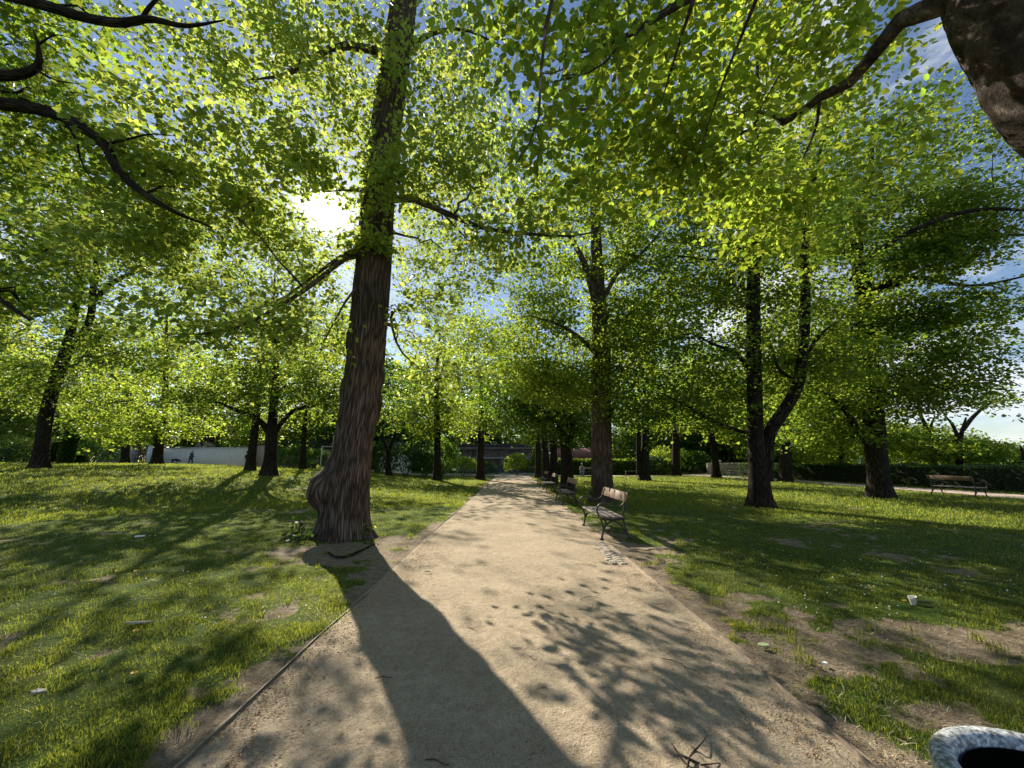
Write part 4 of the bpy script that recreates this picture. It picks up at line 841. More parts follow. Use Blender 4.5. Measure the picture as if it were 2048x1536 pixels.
back(1570, 960, 30, 'grey-sided trunk in front of the hedge between the two big right-hand trees', [(1571, 920), (1574, 890), (1572, 850), (1570, 790)], [.42, .38, .34, .28, .08], [(1590, 820, 0, 4.6, 2.4, 300), (1640, 750, 0, 4, 2.4, 180)], M_LIN, leaf=.17, name='linden_tree')
back(1462, 948, 50, 'thin background trunk seen over the low stone wall', [(1462, 900), (1462, 840)], [.3, .25, .1], [(1480, 830, 0, 7, 4.5, 300)], M_LIN, leaf=.26, name='linden_tree')
# beyond the hedge, on the slope
def slope(px, py, d, label, arms, crowns, mat=M_LIN, leaf=.16):
    p = at(px, py, d); b = np.array([p[0], p[1], min(tz(p[0], p[1]), p[2]) - .2])
    st = [([b] + S(*[(x, y, d) for x, y in arms[0]]), list(np.linspace(.22, .05, len(arms[0]) + 1)))] + [(S(*[(x, y, d) for x, y in a]), list(np.linspace(.15, .03, len(a)))) for a in arms[1:]]
    T('slope_tree', label, b, st, [E(cx, cy, d + dd, rx, rx * .6, rz, n) for cx, cy, dd, rx, rz, n in crowns], leaf=leaf, kind='quad2', per=20, spread=(.6, .6, .12), limbs=14, subs=50, mat=mat, group='trees beyond the hedge', tilt=.5, amount=0, sides=6)
slope(1915, 950, 27, 'small tree with a forked grey trunk behind the right-hand hedge', [[(1918, 890), (1925, 860), (1932, 835)], [(1918, 880), (1905, 850), (1885, 825)], [(1925, 860), (1950, 830), (1985, 805), (2040, 800)]], [(1950, 900, 0, 3.6, .9, 170), (1900, 900, 1, 2.6, .8, 120), (1990, 800, 0, 2.4, .7, 28)])
slope(1860, 950, 30, 'slender slanting tree left of the forked tree behind the hedge', [[(1868, 900), (1850, 850), (1838, 820), (1835, 780)], [(1855, 870), (1870, 830)]], [(1850, 880, 0, 3.4, 1.4, 190), (1840, 770, 0, 2.2, .9, 50)])
slope(1680, 945, 32, 'bright leafy tree behind the hedge just right of the grey-sided trunk', [[(1682, 900), (1690, 850)], [(1682, 900), (1665, 870)]], [(1680, 880, 0, 5.0, 2.2, 380), (1640, 800, 2, 5, 2.2, 220)])
slope(1780, 945, 36, 'yellow-green tree behind the hedge right of the stout old tree', [[(1784, 900), (1790, 860)], [(1784, 900), (1800, 870)]], [(1800, 890, 0, 4.5, 1.8, 260), (1740, 850, 3, 5, 2.5, 200)])
slope(2045, 960, 24, 'dark bush-like tree at the right edge above the hedge', [[(2050, 920), (2060, 880)], [(2050, 920), (2040, 890)]], [(2060, 940, 0, 1.8, .9, 110)], M_DRK)
slope(1960, 950, 31, 'low spreading tree behind the hedge above the bench seen from behind', [[(1965, 920), (1975, 890)], [(1962, 920), (1950, 890)]], [(1960, 925, 0, 5.0, 1.2, 300), (1880, 915, 2, 4.0, 1.6, 220)])
slope(1550, 940, 48, 'dense green tree far behind the forked maple', [[(1552, 900), (1554, 850)], [(1552, 900), (1545, 860)]], [(1560, 860, 0, 8, 4, 380)], leaf=.26)
# ------------------------------------------------------------------ the wooded backdrop: individual trees far off
far_specs = [(-90, 924, 44, 'broad far tree at the left end of the lawn', 8, 5.5, M_LIN2), (60, 922, 58, 'far tree behind the dark clipped column', 9, 7, M_LIN2), (170, 922, 62, 'pale far tree above the grey garden wall', 8, 6.5, M_LIN2),
             (300, 921, 66, 'far tree rising behind the white wall, left part', 9, 7, M_LIN), (430, 922, 70, 'far tree rising behind the white wall, right part', 8, 5.5, M_LIN), (560, 930, 62, 'far tree above the beige outbuilding', 8, 6, M_LIN),
             (660, 936, 58, 'far tree behind the big linden trunk', 8, 6.5, M_LIN), (740, 938, 56, 'dark far tree right of the big linden trunk', 7, 5, M_DRK), (830, 938, 62, 'far tree between the shrubs and the stone building', 8, 5.5, M_LIN),
             (920, 938, 70, 'dark far tree behind the stone building, left side', 9, 6, M_DRK), (1010, 938, 74, 'far tree behind the stone building, right side', 9, 6.5, M_LIN), (1120, 936, 78, 'dark far tree beyond the sunlit hedge', 9, 6.5, M_DRK),
             (1230, 936, 80, 'far tree beyond the red roof', 9, 6, M_DRK), (1330, 938, 62, 'dense far tree behind the walking couple', 8, 4.8, M_LIN), (1410, 938, 66, 'far tree behind the low stone wall', 8, 5.5, M_LIN), (1500, 938, 60, 'far tree hidden behind the forked maple', 7, 5, M_DRK),
             (1610, 940, 52, 'far tree showing left of the stout old tree', 7, 5, M_LIN)]
for px, py, d, lab, rx, rz, mt in far_specs:
    p = at(px, py, d); b = np.array([p[0], p[1], tz(p[0], p[1])]); h = rz * .55
    c = b + (0, 0, h + rz * .72); rz *= 1.75; c = c + (0, 0, rz * .28)
    T('background_tree', lab, b, [(np.array([b, b + (.1, 0, h * .6), b + (.2, 0, h * 1.6), b + (0, 0, h * 2.6)]), [.4, .34, .22, .05])],
      [(c, (rx * .95, rx * .6, rz), 380), (c + (rx * .5, 0, -rz * .62), (rx * .6, rx * .5, rz * .5), 170), (c + (-rx * .5, -.5, -rz * .62), (rx * .6, rx * .5, rz * .5), 170), (c + (0, -1, rz * .8), (rx * .6, rx * .5, rz * .5), 60)],
      leaf=.36, kind='quad2', per=20, spread=(.95, .95, .28), limbs=10, subs=24, mat=mt, group='trees closing the view at the back of the park', amount=0, sides=6, twig_r=.012, tilt=.6)
# ------------------------------------------------------------------ shrubs and hedges
def shrub(name, label, c, r, n, leaf, mat, cat='shrub', group=None, boxy=False, core=True):
    c = np.asarray(c, float); r = np.asarray(r, float); root = empty(name, (c[0], c[1], tz(c[0], c[1])), label, cat, group)
    g = Geo(); gs = Geo()
    d = rng.normal(0, 1, (n, 3)); d /= np.linalg.norm(d, axis=1, keepdims=True); d[:, 2] = np.where(d[:, 2] < -.5, -d[:, 2], d[:, 2])
    if boxy: m = np.abs(d).max(1, keepdims=True); d = d / m
    k = rng.uniform(.6, 1.06, (n, 1)) * (1 + (.0 if boxy else .5) * (fbm(d[:, 0] * 2.3 + c[0], d[:, 1] * 2.3, d[:, 2] * 2.3 + 4, 3, 5) - .5)[:, None] * 2)
    C = c + d * k * r
    put_leaves(g, C, d + rng.normal(0, .6, (n, 3)), d + rng.normal(0, .6, (n, 3)), leaf * rng.uniform(.6, 1.2, n), 'quad2')
    for i in range(7):
        a = i * .9; e_ = np.array([c[0], c[1], tz(c[0], c[1])]); t_ = c + r * np.array([math.cos(a) * .6, math.sin(a) * .6, .3])
        tubes(gs, spline([e_ + (math.cos(a) * .08, math.sin(a) * .08, -.05), (e_ + t_) / 2 + (0, 0, .1), t_], 6), np.linspace(.03, .008, 6), 5)
    link('foliage', g.mesh('foliage'), mat, root, True); link('stems', gs.mesh('stems', True), M_TWIG, root, True)
    return root
def hedge(name, label, pts, h, wd, n, leaf, mat, frontmat=None):
    P = spline(np.array([(x, y, 0) for x, y in pts], float), 50); Tn = np.gradient(P, axis=0); Tn /= np.linalg.norm(Tn, axis=1, keepdims=True)
    Nn = np.stack([-Tn[:, 1], Tn[:, 0], 0 * Tn[:, 0]], 1); tz_ = terrain(P[:, 0], P[:, 1])
    root = empty(name, (P[0, 0], P[0, 1], tz_[0]), label, 'hedge')
    t = rng.random(n) * (len(P) - 1); i = t.astype(int); f = (t - i)[:, None]; i2 = np.minimum(i + 1, len(P) - 1)
    Q = P[i] * (1 - f) + P[i2] * f; z = tz_[i] * (1 - f[:, 0]) + tz_[i2] * f[:, 0]; nn = Nn[i]
    face = rng.random(n); w_ = np.where(face < .42, -wd / 2, np.where(face < .62, wd / 2, rng.uniform(-wd / 2, wd / 2, n))); zz = np.where(face < .62, rng.random(n) * h, h)
    zz = zz * (1 + .10 * (fbm(t * 1.6, t * 0, 0, 3, 12) - .5) * 2)
    C = Q + nn * (w_ + rng.normal(0, .06, n))[:, None]; C[:, 2] = z + zz + rng.normal(0, .05, n)
    d = nn * np.sign(w_)[:, None] + rng.normal(0, .7, (n, 3)); g = Geo(); put_leaves(g, C, d, d[:, ::-1] + rng.normal(0, .6, (n, 3)), leaf * rng.uniform(.6, 1.2, n), 'quad2')
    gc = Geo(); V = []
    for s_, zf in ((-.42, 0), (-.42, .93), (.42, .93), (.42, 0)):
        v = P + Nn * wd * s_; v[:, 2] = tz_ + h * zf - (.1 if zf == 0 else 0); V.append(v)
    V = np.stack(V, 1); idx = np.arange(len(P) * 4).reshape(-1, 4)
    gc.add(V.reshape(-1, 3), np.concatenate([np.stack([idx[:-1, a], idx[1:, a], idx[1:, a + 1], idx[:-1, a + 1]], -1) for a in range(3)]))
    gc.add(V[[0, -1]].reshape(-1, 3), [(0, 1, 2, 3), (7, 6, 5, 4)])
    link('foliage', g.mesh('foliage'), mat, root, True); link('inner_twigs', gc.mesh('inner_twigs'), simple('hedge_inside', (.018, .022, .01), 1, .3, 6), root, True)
    return root
hedge('clipped_hedge', 'long dark clipped hedge behind the benches at the right edge of the lawn', [(27.2, 9), (26.6, 18), (26.2, 28), (25.2, 36), (24.6, 42)], 1.28, 1.0, 30000, .085, M_HED)
hedge('clipped_hedge', 'sunlit yellow-green hedge in the middle distance behind the seated person', [(5.2, 48.5), (10, 47.6), (15, 47.5), (19.5, 49)], 1.75, 1.6, 9000, .16, M_LIN)
shrub('round_shrub', 'low round bright bush at the left of the path end', (-5.3, 42, 1.0), (1.9, 1.3, .95), 2600, .13, M_LIN, group='bushes near the path end')
shrub('round_shrub', 'sunlit bush at the centre of the view where the path ends', (.6, 46.5, 1.1), (1.5, 1.2, 1.25), 2300, .15, M_LIN, group='bushes near the path end')
shrub('round_shrub', 'dark wide bush beside the sunlit bush at the path end', (3.5, 47, .9), (2.3, 1.3, 1.3), 2600, .15, M_HED, group='bushes near the path end')
shrub('round_shrub', 'small dark bush before the grey stone building', (-3.2, 47, .6), (1.3, .9, .8), 1200, .13, M_HED, group='bushes near the path end')
_sp = [(585, 920, 40, 1.9, 1.5, M_DRK, 'shrub with pale blossom spots left of the big linden'), (630, 925, 36, 1.3, 1.2, M_DRK, 'dark shrub by the white pole'), (572, 915, 44, 1.7, 1.9, M_HED, 'shaded shrub beside the beige outbuilding'),
       (755, 925, 36, 1.4, 1.7, M_HED, 'dark shrub just right of the big linden trunk'), (812, 925, 35, 2.3, 1.6, M_HED, 'wide dark shrub left of the narrow tree'), (850, 930, 34, 1.6, 1.2, M_HED, 'low dark shrub at the foot of the narrow tree'), (885, 915, 38, 1.8, 1.8, M_DRK, 'tall shrub right of the narrow tree'),
       (30, 905, 42, 3.4, 1.7, M_LIN2, 'pale green bush at the far left end of the lawn'), (185, 910, 44, 3.0, 1.4, M_DRK, 'bush right of the dark clipped column'), (-20, 915, 36, 2.5, 1.2, M_HED, 'dark low bush at the left picture edge'),
       (1380, 925, 52, 2.6, 1.7, M_DRK, 'bush beside the walking couple'), (1330, 925, 50, 2.4, 1.8, M_LIN, 'light green bush left of the walking couple'), (1540, 905, 46, 3.6, 1.6, M_DRK, 'bush over the hedge behind the forked maple'), (1310, 932, 44, 1.5, 1.0, M_HED, 'dark small bush right of the twin-stemmed tree')]
for px, py, d, rx, rz, mt, lab in _sp:
    shrub('shrub', lab, at(px, py, d), (rx, rx * .7, rz), int(900 * rx), .15 + d * .0006, mt, group='shrubs round the lawn')
# sprouting leaves at the foot of the big lindens
def sprouts(label, base, pts, n, s, mat=None):
    r = empty('basal_shoots', base, label, 'shoots', 'leafy shoots at the tree feet'); g = Geo(); gs = Geo()
    for p in pts:
        p = np.asarray(p, float); m = n; C = p + rng.normal(0, 1, (m, 3)) * s
        C[:, 2] = np.maximum(C[:, 2], tz(p[0], p[1]) + .03)
        put_leaves(g, C, rng.normal(0, 1, (m, 3)) + (0, -.2, -.2), np.array([0, -.4, 1]) + rng.normal(0, .6, (m, 3)), .075 * rng.uniform(.6, 1.3, m), 'heart')
        for c in C[::2]: tubes(gs, spline([p + (0, .05, -.12), (p + c) / 2 + (0, 0, .02), c], 4), np.array([.004, .003, .002, .001]), 4, cap=False)
    link('leaves', g.mesh('leaves'), mat or M_LIN2, r, True); link('shoots', gs.mesh('shoots'), M_TWIG, r, True)
sprouts('leafy shoots round the left foot of the big linden', b1 + (-.6, -.3, 0), [b1 + (-.75, -.30, .15), b1 + (-.9, -.15, .25), b1 + (-.55, -.55, .12), b1 + (-.98, -.4, .1), b1 + (-.62, -.62, .1), b1 + (-.85, -.1, .3)], 20, np.array([.15, .1, .08]), M_HED)
sprouts('single bright shoot at the right foot of the big linden', b1 + (.52, -.3, 0), [b1 + (.55, -.35, .18), b1 + (.6, -.3, .25)], 9, np.array([.07, .06, .06]))
sprouts('bright sprig on the burl of the big linden', b1 + (-.62, -.05, 1.25), [b1 + (-.62, -.12, 1.38), b1 + (-.7, -.1, 1.25)], 6, np.array([.07, .05, .05]))
sprouts('yellow-green shoots at the foot of the linden behind the bench', b2 + (-.5, -.3, 0), [b2 + (-.5, -.3, .55), b2 + (-.55, -.3, .3), b2 + (.0, -.5, .5)], 16, np.array([.12, .08, .16]))
# ================================================================== BUILDINGS, WALLS, FURNITURE
M_WALLW = simple('white_render', (.86, .80, .66), .9, .08, 2.0)
M_BEIGE = simple('beige_render', (.55, .45, .32), .9, .15, 2.5)
M_STONE = simple('weathered_stone', (.22, .175, .13), .95, .45, 1.1, .02)
M_STONE2 = simple('pale_rubble', (.36, .33, .28), .95, .3, 3, .03)
M_ROOF = simple('dull_red_tile', (.36, .16, .11), .85, .3, 3)
M_ROOFD = simple('dark_slate', (.065, .05, .042), 1.0, .3, 3, spec=.05)
M_GLASS = simple('dark_window', (.03, .035, .045), .12, .1, 2, spec=.6)
M_FRAME = simple('painted_frame', (.55, .53, .5), .6, .1)
M_IRON = simple('cast_iron', (.035, .034, .03), .5, .3, 12, .001, spec=.4)
M_GALV = None
def wallbox(parent, name, p0, p1, z0, z1, th, mat):
    p0, p1 = np.asarray(p0[:2], float), np.asarray(p1[:2], float); c = (p0 + p1) / 2; d = p1 - p0; g = Geo()
    box(g, (c[0], c[1], (z0 + z1) / 2), (np.linalg.norm(d), th, z1 - z0), math.atan2(d[1], d[0])); return link(name, g.mesh(name), mat, parent, True)
# long white wall
pa, pb = at(300, 928, 53), at(503, 932, 49)
r = empty('garden_wall', pa, 'long low white rendered wall across the back of the left lawn', 'wall'); zt = at(300, 893, 53)[2]; zt2 = at(503, 903, 49)[2]
zb = min(pa[2], pb[2]) - .6
wallbox(r, 'wall_face', pa, pb, zb, (zt + zt2) / 2 + .1, .35, M_WALLW); wallbox(r, 'coping', pa + (0, 0, 0), pb, (zt + zt2) / 2 + .1, (zt + zt2) / 2 + .2, .5, M_FRAME)
pc, pd = at(292, 929, 51.5), at(304, 929, 52.5)
r = empty('wall_pier', pc, 'bright white leaning end panel left of the long white wall', 'wall panel'); wallbox(r, 'panel', pc, pd, zb, at(304, 893, 52)[2] + .1, .3, simple('bright_white', (.8, .79, .76), .8, .04)); wallbox(r, 'cap', pc, pd, at(304, 893, 52)[2] + .1, at(304, 893, 52)[2] + .16, .38, M_FRAME)
# gate with lattice between wall and pier
pg, ph = at(270, 927, 54), at(290, 927, 54); r = empty('lattice_gate', pg, 'brown lattice gate beside the white wall end', 'gate')
g = Geo()
for i in range(6): q = pg + (ph - pg) * i / 5; box(g, (q[0], q[1], q[2] + .9), (.09, .06, 1.8))
for z in (.1, .65, 1.2, 1.75): c = (pg + ph) / 2; box(g, (c[0], c[1] - .06, c[2] + z), (np.linalg.norm(ph - pg) + .1, .05, .10))
link('lattice', g.mesh('lattice'), simple('brown_timber', (.2, .13, .09), .8), r, True)
for q in (pg, ph):
    g = Geo(); box(g, (q[0], q[1] + .05, q[2] + .9), (.2, .2, 2.1), bev=.02); link('post', g.mesh('post'), M_STONE2, r, True)
pe, pf = at(195, 924, 54), at(268, 925, 54); r = empty('garden_wall', pe, 'grey garden wall half hidden behind bushes left of the gate', 'wall'); wallbox(r, 'wall_face', pe, pf, pe[2] - .5, pe[2] + 2.0, .35, M_STONE2); wallbox(r, 'coping', pe, pf, pe[2] + 2.0, pe[2] + 2.12, .5, M_STONE)
def house(label, px0, px1, pyt, pyb, d, depth, wmat, rmat, roofh, wins, door=None, gable=False, cat='building', gdown=.8, name='house', chim=None):
    a, b = at(px0, pyb, d), at(px1, pyb, d); zt = at((px0 + px1) / 2, pyt, d)[2]; c = (a + b) / 2; w = b[0] - a[0]; z0 = min(a[2], b[2])
    r = empty(name, (c[0], c[1] + depth / 2, z0), label, cat); g = Geo(); box(g, (c[0], c[1] + depth / 2, (z0 - gdown + zt) / 2), (w, depth, zt - z0 + gdown)); link('wall', g.mesh('wall'), wmat, r, True)
    g = Geo(); ov = .35; y0, y1 = c[1] - ov, c[1] + depth + ov; x0, x1 = c[0] - w / 2 - ov, c[0] + w / 2 + ov
    if gable: V = [(x0, y0, zt), (x1, y0, zt), (c[0], y0, zt + roofh), (x0, y1, zt), (x1, y1, zt), (c[0], y1, zt + roofh)]
    else: ym = (y0 + y1) / 2; V = [(x0, y0, zt), (x0, y1, zt), (x0 + .5, ym, zt + roofh), (x1, y0, zt), (x1, y1, zt), (x1 - .5, ym, zt + roofh)]
    V = np.array(V) + (0, 0, .003)
    g.add(V, [(0, 1, 2), (5, 4, 3)]); g.add(V, [(1, 0, 3, 4), (2, 5, 3, 0), (1, 4, 5, 2)]); rf = link('roof', g.mesh('roof'), rmat, r, True)
    if chim:
        g = Geo(); box(g, (c[0] + chim * w, c[1] + depth * .5, zt + roofh + .2), (.7, .7, 1.6), bev=.04); ch = link('chimney', g.mesh('chimney'), M_STONE2); ch.parent = rf
        ch.matrix_parent_inverse = Matrix.Translation(-Vector(r.location))
    for (wx, wy, ww, wh) in wins:
        q = at(wx, wy, d); s = d / FPX; g = Geo(); box(g, (q[0], c[1] - .02, q[2]), (ww * s, .12, wh * s)); wo = link('window', g.mesh('window'), M_FRAME, r, True)
        g = Geo(); box(g, (q[0], c[1] - .06, q[2]), (ww * s * .8, .08, wh * s * .84)); pn = link('pane', g.mesh('pane'), M_GLASS); pn.parent = wo; pn.matrix_parent_inverse = Matrix.Translation(-Vector(r.location))
    if door:
        wx, wy, ww, wh = door; q = at(wx, wy, d); s = d / FPX; g = Geo(); box(g, (q[0], c[1] - .03, q[2]), (ww * s, .14, wh * s), bev=.01); link('door', g.mesh('door'), simple('grey_door', (.2, .2, .22), .6), r, True)
    return r
house('brick gabled house just showing above the white wall', 390, 418, 884, 893, 66, 6, M_BEIGE, M_ROOFD, 1.4, [(405, 889, 5, 6)], gable=True, gdown=3, name='house')
house('beige flat-fronted outbuilding at the right end of the white wall', 503, 562, 889, 936, 50, 5, M_BEIGE, M_ROOFD, .35, [(552, 912, 7, 10)], door=(530, 918, 9, 28), name='outbuilding')
house('pale garden pavilion with a sloping dark roof left of the big linden trunk', 600, 668, 898, 938, 52, 6, M_BEIGE, M_ROOFD, 1.9, [(612, 918, 8, 12), (640, 918, 8, 12)], name='pavilion')
house('pale low house seen between the big linden trunk and the dark shrubs', 758, 800, 900, 945, 44, 5, M_WALLW, M_ROOFD, 1.0, [(792, 918, 6, 10)], name='house')
# the dark stone building closing the path
r = house('dark weathered stone building closing the end of the path', 913, 1062, 896, 952, 56, 8, M_STONE, M_ROOFD, .8, [], name='stone_building', gdown=.6)
q = at(988, 916, 56); g = Geo(); box(g, (q[0], q[1] - .18, q[2]), (10.6, .3, .28), bev=.03); link('ledge', g.mesh('ledge'), M_STONE2, r, True)
q = at(988, 897, 56); g = Geo(); box(g, (q[0], q[1] - .22, q[2]), (11.2, .5, .30), bev=.04); link('cornice', g.mesh('cornice'), M_STONE, r, True)
q = at(988, 944, 56); g = Geo(); box(g, (q[0], q[1] - .12, q[2]), (10.7, .3, 1.3)); link('plinth', g.mesh('plinth'), simple('dark_plinth', (.10, .095, .11), .9, .3, 2), r, True)
for px in (940, 1003, 1040):
    q = at(px, 914, 56); g = Geo(); box(g, (q[0], q[1] - .08, q[2]), (.5, .22, 2.6), bev=.03); link('pilaster', g.mesh('pilaster'), M_STONE, r, True)
q = at(916, 918, 55.5); g = Geo(); r = empty('drainpipe', (q[0], q[1], 0), 'pale vertical pipe at the left corner of the dark stone building', 'pipe'); tubes(g, np.array([(q[0], q[1], -.1), (q[0], q[1], 1.8), (q[0], q[1], 3.2)]), np.array([.07, .07, .07]), 8); link('pipe', g.mesh('pipe', True), M_FRAME, r, True)
g = Geo(); box(g, (q[0], q[1], 3.25), (.28, .22, .25), bev=.03); link('hopper', g.mesh('hopper'), M_FRAME, r, True)
house('long low house with a dull red tiled roof beyond the sunlit hedge', 1112, 1268, 918, 935, 66, 8, M_BEIGE, M_ROOF, 2.0, [(1180, 925, 8, 8), (1225, 925, 8, 8)], name='house', gdown=1, chim=.2)
house('small light-walled house right of the red roof', 1292, 1316, 896, 935, 62, 6, M_WALLW, M_ROOFD, 1.4, [(1300, 912, 5, 7)], name='house', gdown=1)
# low rubble wall
pa, pb = at(1415, 950, 46), at(1505, 953, 43); r = empty('rubble_wall', pa, 'low pale rubble stone wall behind the slanting trunk', 'wall'); g = Geo(); d = pb - pa; Lw = np.linalg.norm(d[:2]); az = math.atan2(d[1], d[0])
for k in range(7):
    x = rng.uniform(0, .3)
    while x < Lw:
        w = rng.uniform(.25, .6); c = pa + d * (x + w / 2) / Lw; box(g, (c[0], c[1] + rng.normal(0, .02), .1 + k * .2), (w * .95, .45, .185), az, bev=.03); x += w
link('stones', g.mesh('stones'), M_STONE2, r, True)
g = Geo(); c = (pa + pb) / 2; box(g, (c[0], c[1], .68), (Lw, .3, 1.36), az); link('mortar', g.mesh('mortar'), M_STONE, r, True)
# clipped dark columns at the left
def clipped(label, px, py, d, rx, h, lean=0.0):
    b = based(px, py, d); r = empty('clipped_conifer', b, label, 'topiary', 'clipped dark conifers'); g = Geo(); n = 5200
    t = rng.random(n); a = rng.uniform(0, 6.283, n); prof = np.where(t < .9, 1.0, np.sqrt(np.clip(1 - ((t - .9) / .1) ** 2, 0, 1))) * rx * (.93 + .05 * t)
    rr = np.where(t > .985, prof * rng.random(n), prof) + rng.normal(0, .02, n); C = b + np.stack([np.cos(a) * rr + lean * t * h, np.sin(a) * rr, t * h], 1); dd = np.stack([np.cos(a), np.sin(a), .5 + 0 * a], 1)
    put_leaves(g, C, dd + rng.normal(0, .5, (n, 3)), dd[:, ::-1] + rng.normal(0, .6, (n, 3)), .10 * rng.uniform(.6, 1.2, n), 'quad2'); link('foliage', g.mesh('foliage'), M_HED, r, True)
    g = Geo(); P = np.array([b + (lean * z * h, 0, z * h) for z in (0, .3, .6, .9, .96)]); tubes(g, P, np.array([.9, .9, .9, .85, .5]) * rx * .93, 14); link('trunk', g.mesh('trunk'), simple('conifer_inside', (.03, .025, .018), 1), r, True)
clipped('tall dark clipped column with a rounded top right of the leaning tree', 130, 926, 30, .42, 2.25)
clipped('leaning dark clipped cone between the leaning tree and the column', 98, 926, 31, .42, 1.7, .42)
clipped('low dark clipped block right of the tall column', 152, 924, 31, .38, .65)
# poles
def pole(name, label, px, py, d, h, rad, extra, mat):
    b = based(px, py, d); r = empty(name, b, label, 'pole' if name != 'street_lamp' else 'lamp'); g = Geo(); tubes(g, np.array([b, b + (0, 0, h * .5), b + (0, 0, h)]), np.array([rad * 1.2, rad, rad * .9]), 8); link('post', g.mesh('post', True), mat, r, True)
    extra(r, b)
def _ex1(r, b):
    g = Geo(); box(g, b + (-.35, 0, 1.9), (1.1, .06, .06)); box(g, b + (-.85, 0, 1.0), (.07, .07, 1.9)); link('crossbar', g.mesh('crossbar'), M_FRAME, r, True)
pole('white_post', 'white post with a crossbar seen left of the big linden trunk', 662, 938, 30, 2.75, .055, _ex1, M_FRAME)
def _ex2(r, b):
    g = Geo(); box(g, b + (0, 0, 3.25), (.5, .25, .14), bev=.03); link('lamp_head', g.mesh('lamp_head'), M_GLASS, r, True)
pole('street_lamp', 'slim grey lamp post among the three dark trunks behind the second bench', 1099, 958, 34, 3.2, .05, _ex2, simple('grey_paint', (.3, .31, .32), .5))
def _ex3(r, b):
    g = Geo(); blob(g, b + (0, 0, 1.62), (.16, .16, .12)); link('lamp_globe', g.mesh('lamp_globe', True), M_WHITE, r, True)
pole('bollard_lamp', 'small white globe lamp behind the low rubble wall', 1443, 947, 48, 1.5, .04, _ex3, M_IRON)
# low metal rail
pa, pb = based(1252, 957, 32), based(1283, 957, 33); r = empty('metal_rail', pa, 'low thin metal rail on the sunny lawn left of the twin-stemmed tree', 'rail'); g = Geo()
tubes(g, np.array([pa + (0, 0, .75), (pa + pb) / 2 + (0, 0, .76), pb + (0, 0, .75)]), np.array([.025] * 3), 6); tubes(g, np.array([pa + (0, 0, -.1), pa + (0, 0, .3), pa + (0, 0, .8)]), np.array([.03] * 3), 6); tubes(g, np.array([pb + (0, 0, -.1), pb + (0, 0, .3), pb + (0, 0, .8)]), np.array([.03] * 3), 6)
link('rail', g.mesh('rail', True), simple('pale_metal', (.3, .28, .22), .5), r, True)
# ------------------------------------------------------------------ benches (front edge faces local -Y, length along X)
def wood_mat(name, c1, c2):
    m, t, b, o = newmat(name); c = N(t, 'ShaderNodeTexCoord'); mp = N(t, 'ShaderNodeMapping'); mp.inputs['Scale'].default_value = (1.2, 26, 26); L(t, c.outputs['Object'], mp.inputs[0])
    n = N(t, 'ShaderNodeTexNoise', i_Scale=2.2, i_Detail=7.0, i_Roughness=.65, i_Distortion=.5); L(t, mp.outputs[0], n.inputs['Vector']); r = ramp(t, n.outputs[0], [(.3, c1), (.7, c2)]); L(t, r.outputs[0], b.inputs['Base Color'])
    b.inputs['Roughness'].default_value = .65; bp = N(t, 'ShaderNodeBump', i_Strength=.7, i_Distance=.003); L(t, n.outputs[0], bp.inputs['Height']); L(t, bp.outputs[0], b.inputs['Normal']); return m
M_PLANK = wood_mat('weathered_plank', (.085, .07, .06), (.24, .20, .17))
M_PLANKB = wood_mat('reddish_plank', (.18, .11, .07), (.38, .26, .18))
def bench(name, label, loc, rz, Lb=1.75, back=True, group='park benches with cast iron ends'):
    r = empty(name, loc, label, 'bench', group, rz)
    for s in (-1, 1):
        g = Geo(); x = s * (Lb / 2 - .06)
        def tb(pts, rad, m=14): P, R = spline(np.array([(x, y, z) for y, z in pts]), m, rad); tubes(g, P, R, 8)
        tb([(-.02, 0), (.0, .08), (.03, .20), (.0, .32), (-.02, .42)], [.024, .019, .021, .022, .024])
        tb([(-.02, .40), (-.075, .50), (-.085, .60), (-.03, .675), (.07, .69), (.19, .645), (.32, .625), (.43, .66), (.485, .74)], [.022, .018, .017, .018, .019, .017, .016, .016, .014], 30)
        tb([(.56, 0), (.52, .10), (.47, .24), (.445, .38), (.455, .55), (.50, .72), (.545, .86), (.60, .97)], [.024, .019, .020, .022, .021, .019, .017, .010], 26)
        tb([(.015, .13), (.08, .27), (.17, .335), (.26, .345), (.36, .30), (.44, .20), (.525, .08)], [.013, .015, .017, .017, .016, .015, .013], 22)
        tb([(-.03, .405), (.10, .385), (.25, .38), (.45, .39)], [.022, .020, .020, .022])
        tb([(.02, .22), (.06, .28), (.10, .36)], [.012, .011, .010], 6)
        for (y0, z0) in ((-.02, 0), (.56, 0)): box(g, (x, y0, .008), (.075, .085, .022), bev=.005)
        for y0 in (.05, .18, .32): box(g, (x, y0, .405), (.03, .03, .03), bev=.006)
        link('end_frame', g.mesh('end_frame', True), M_IRON, r)
    for y0, z0, w in ((.015, .437, .125), (.155, .430, .125), (.295, .427, .125), (.41, .432, .075)):
        g = Geo(); box(g, (0, y0, z0), (Lb, w, .034), bev=.005); link('seat_slat', g.mesh('seat_slat'), M_PLANK, r)
    if back:
        g = Geo(); box(g, (0, .515, .82), (Lb, .03, .20), rx=-.34, bev=.006); link('backrest', g.mesh('backrest'), M_PLANKB, r)
    g = Geo(); P = np.array([(-Lb / 2 + .06, .25, .36), (0, .25, .355), (Lb / 2 - .06, .25, .36)]); tubes(g, P, np.array([.011] * 3), 6); link('stretcher', g.mesh('stretcher', True), M_IRON, r)
    return r
def bcopy(src, label, loc, rz):
    r = src.copy(); COL.objects.link(r); r.location = tuple(loc); r.rotation_euler = (0, 0, rz); r['label'] = label
    for ch in src.children:
        c = ch.copy(); COL.objects.link(c); c.parent = r
    return r
bn = gp(1205, 1080); bf = gp(1169, 1052); print('BENCH', bn, bf, gp(1260, 1071))
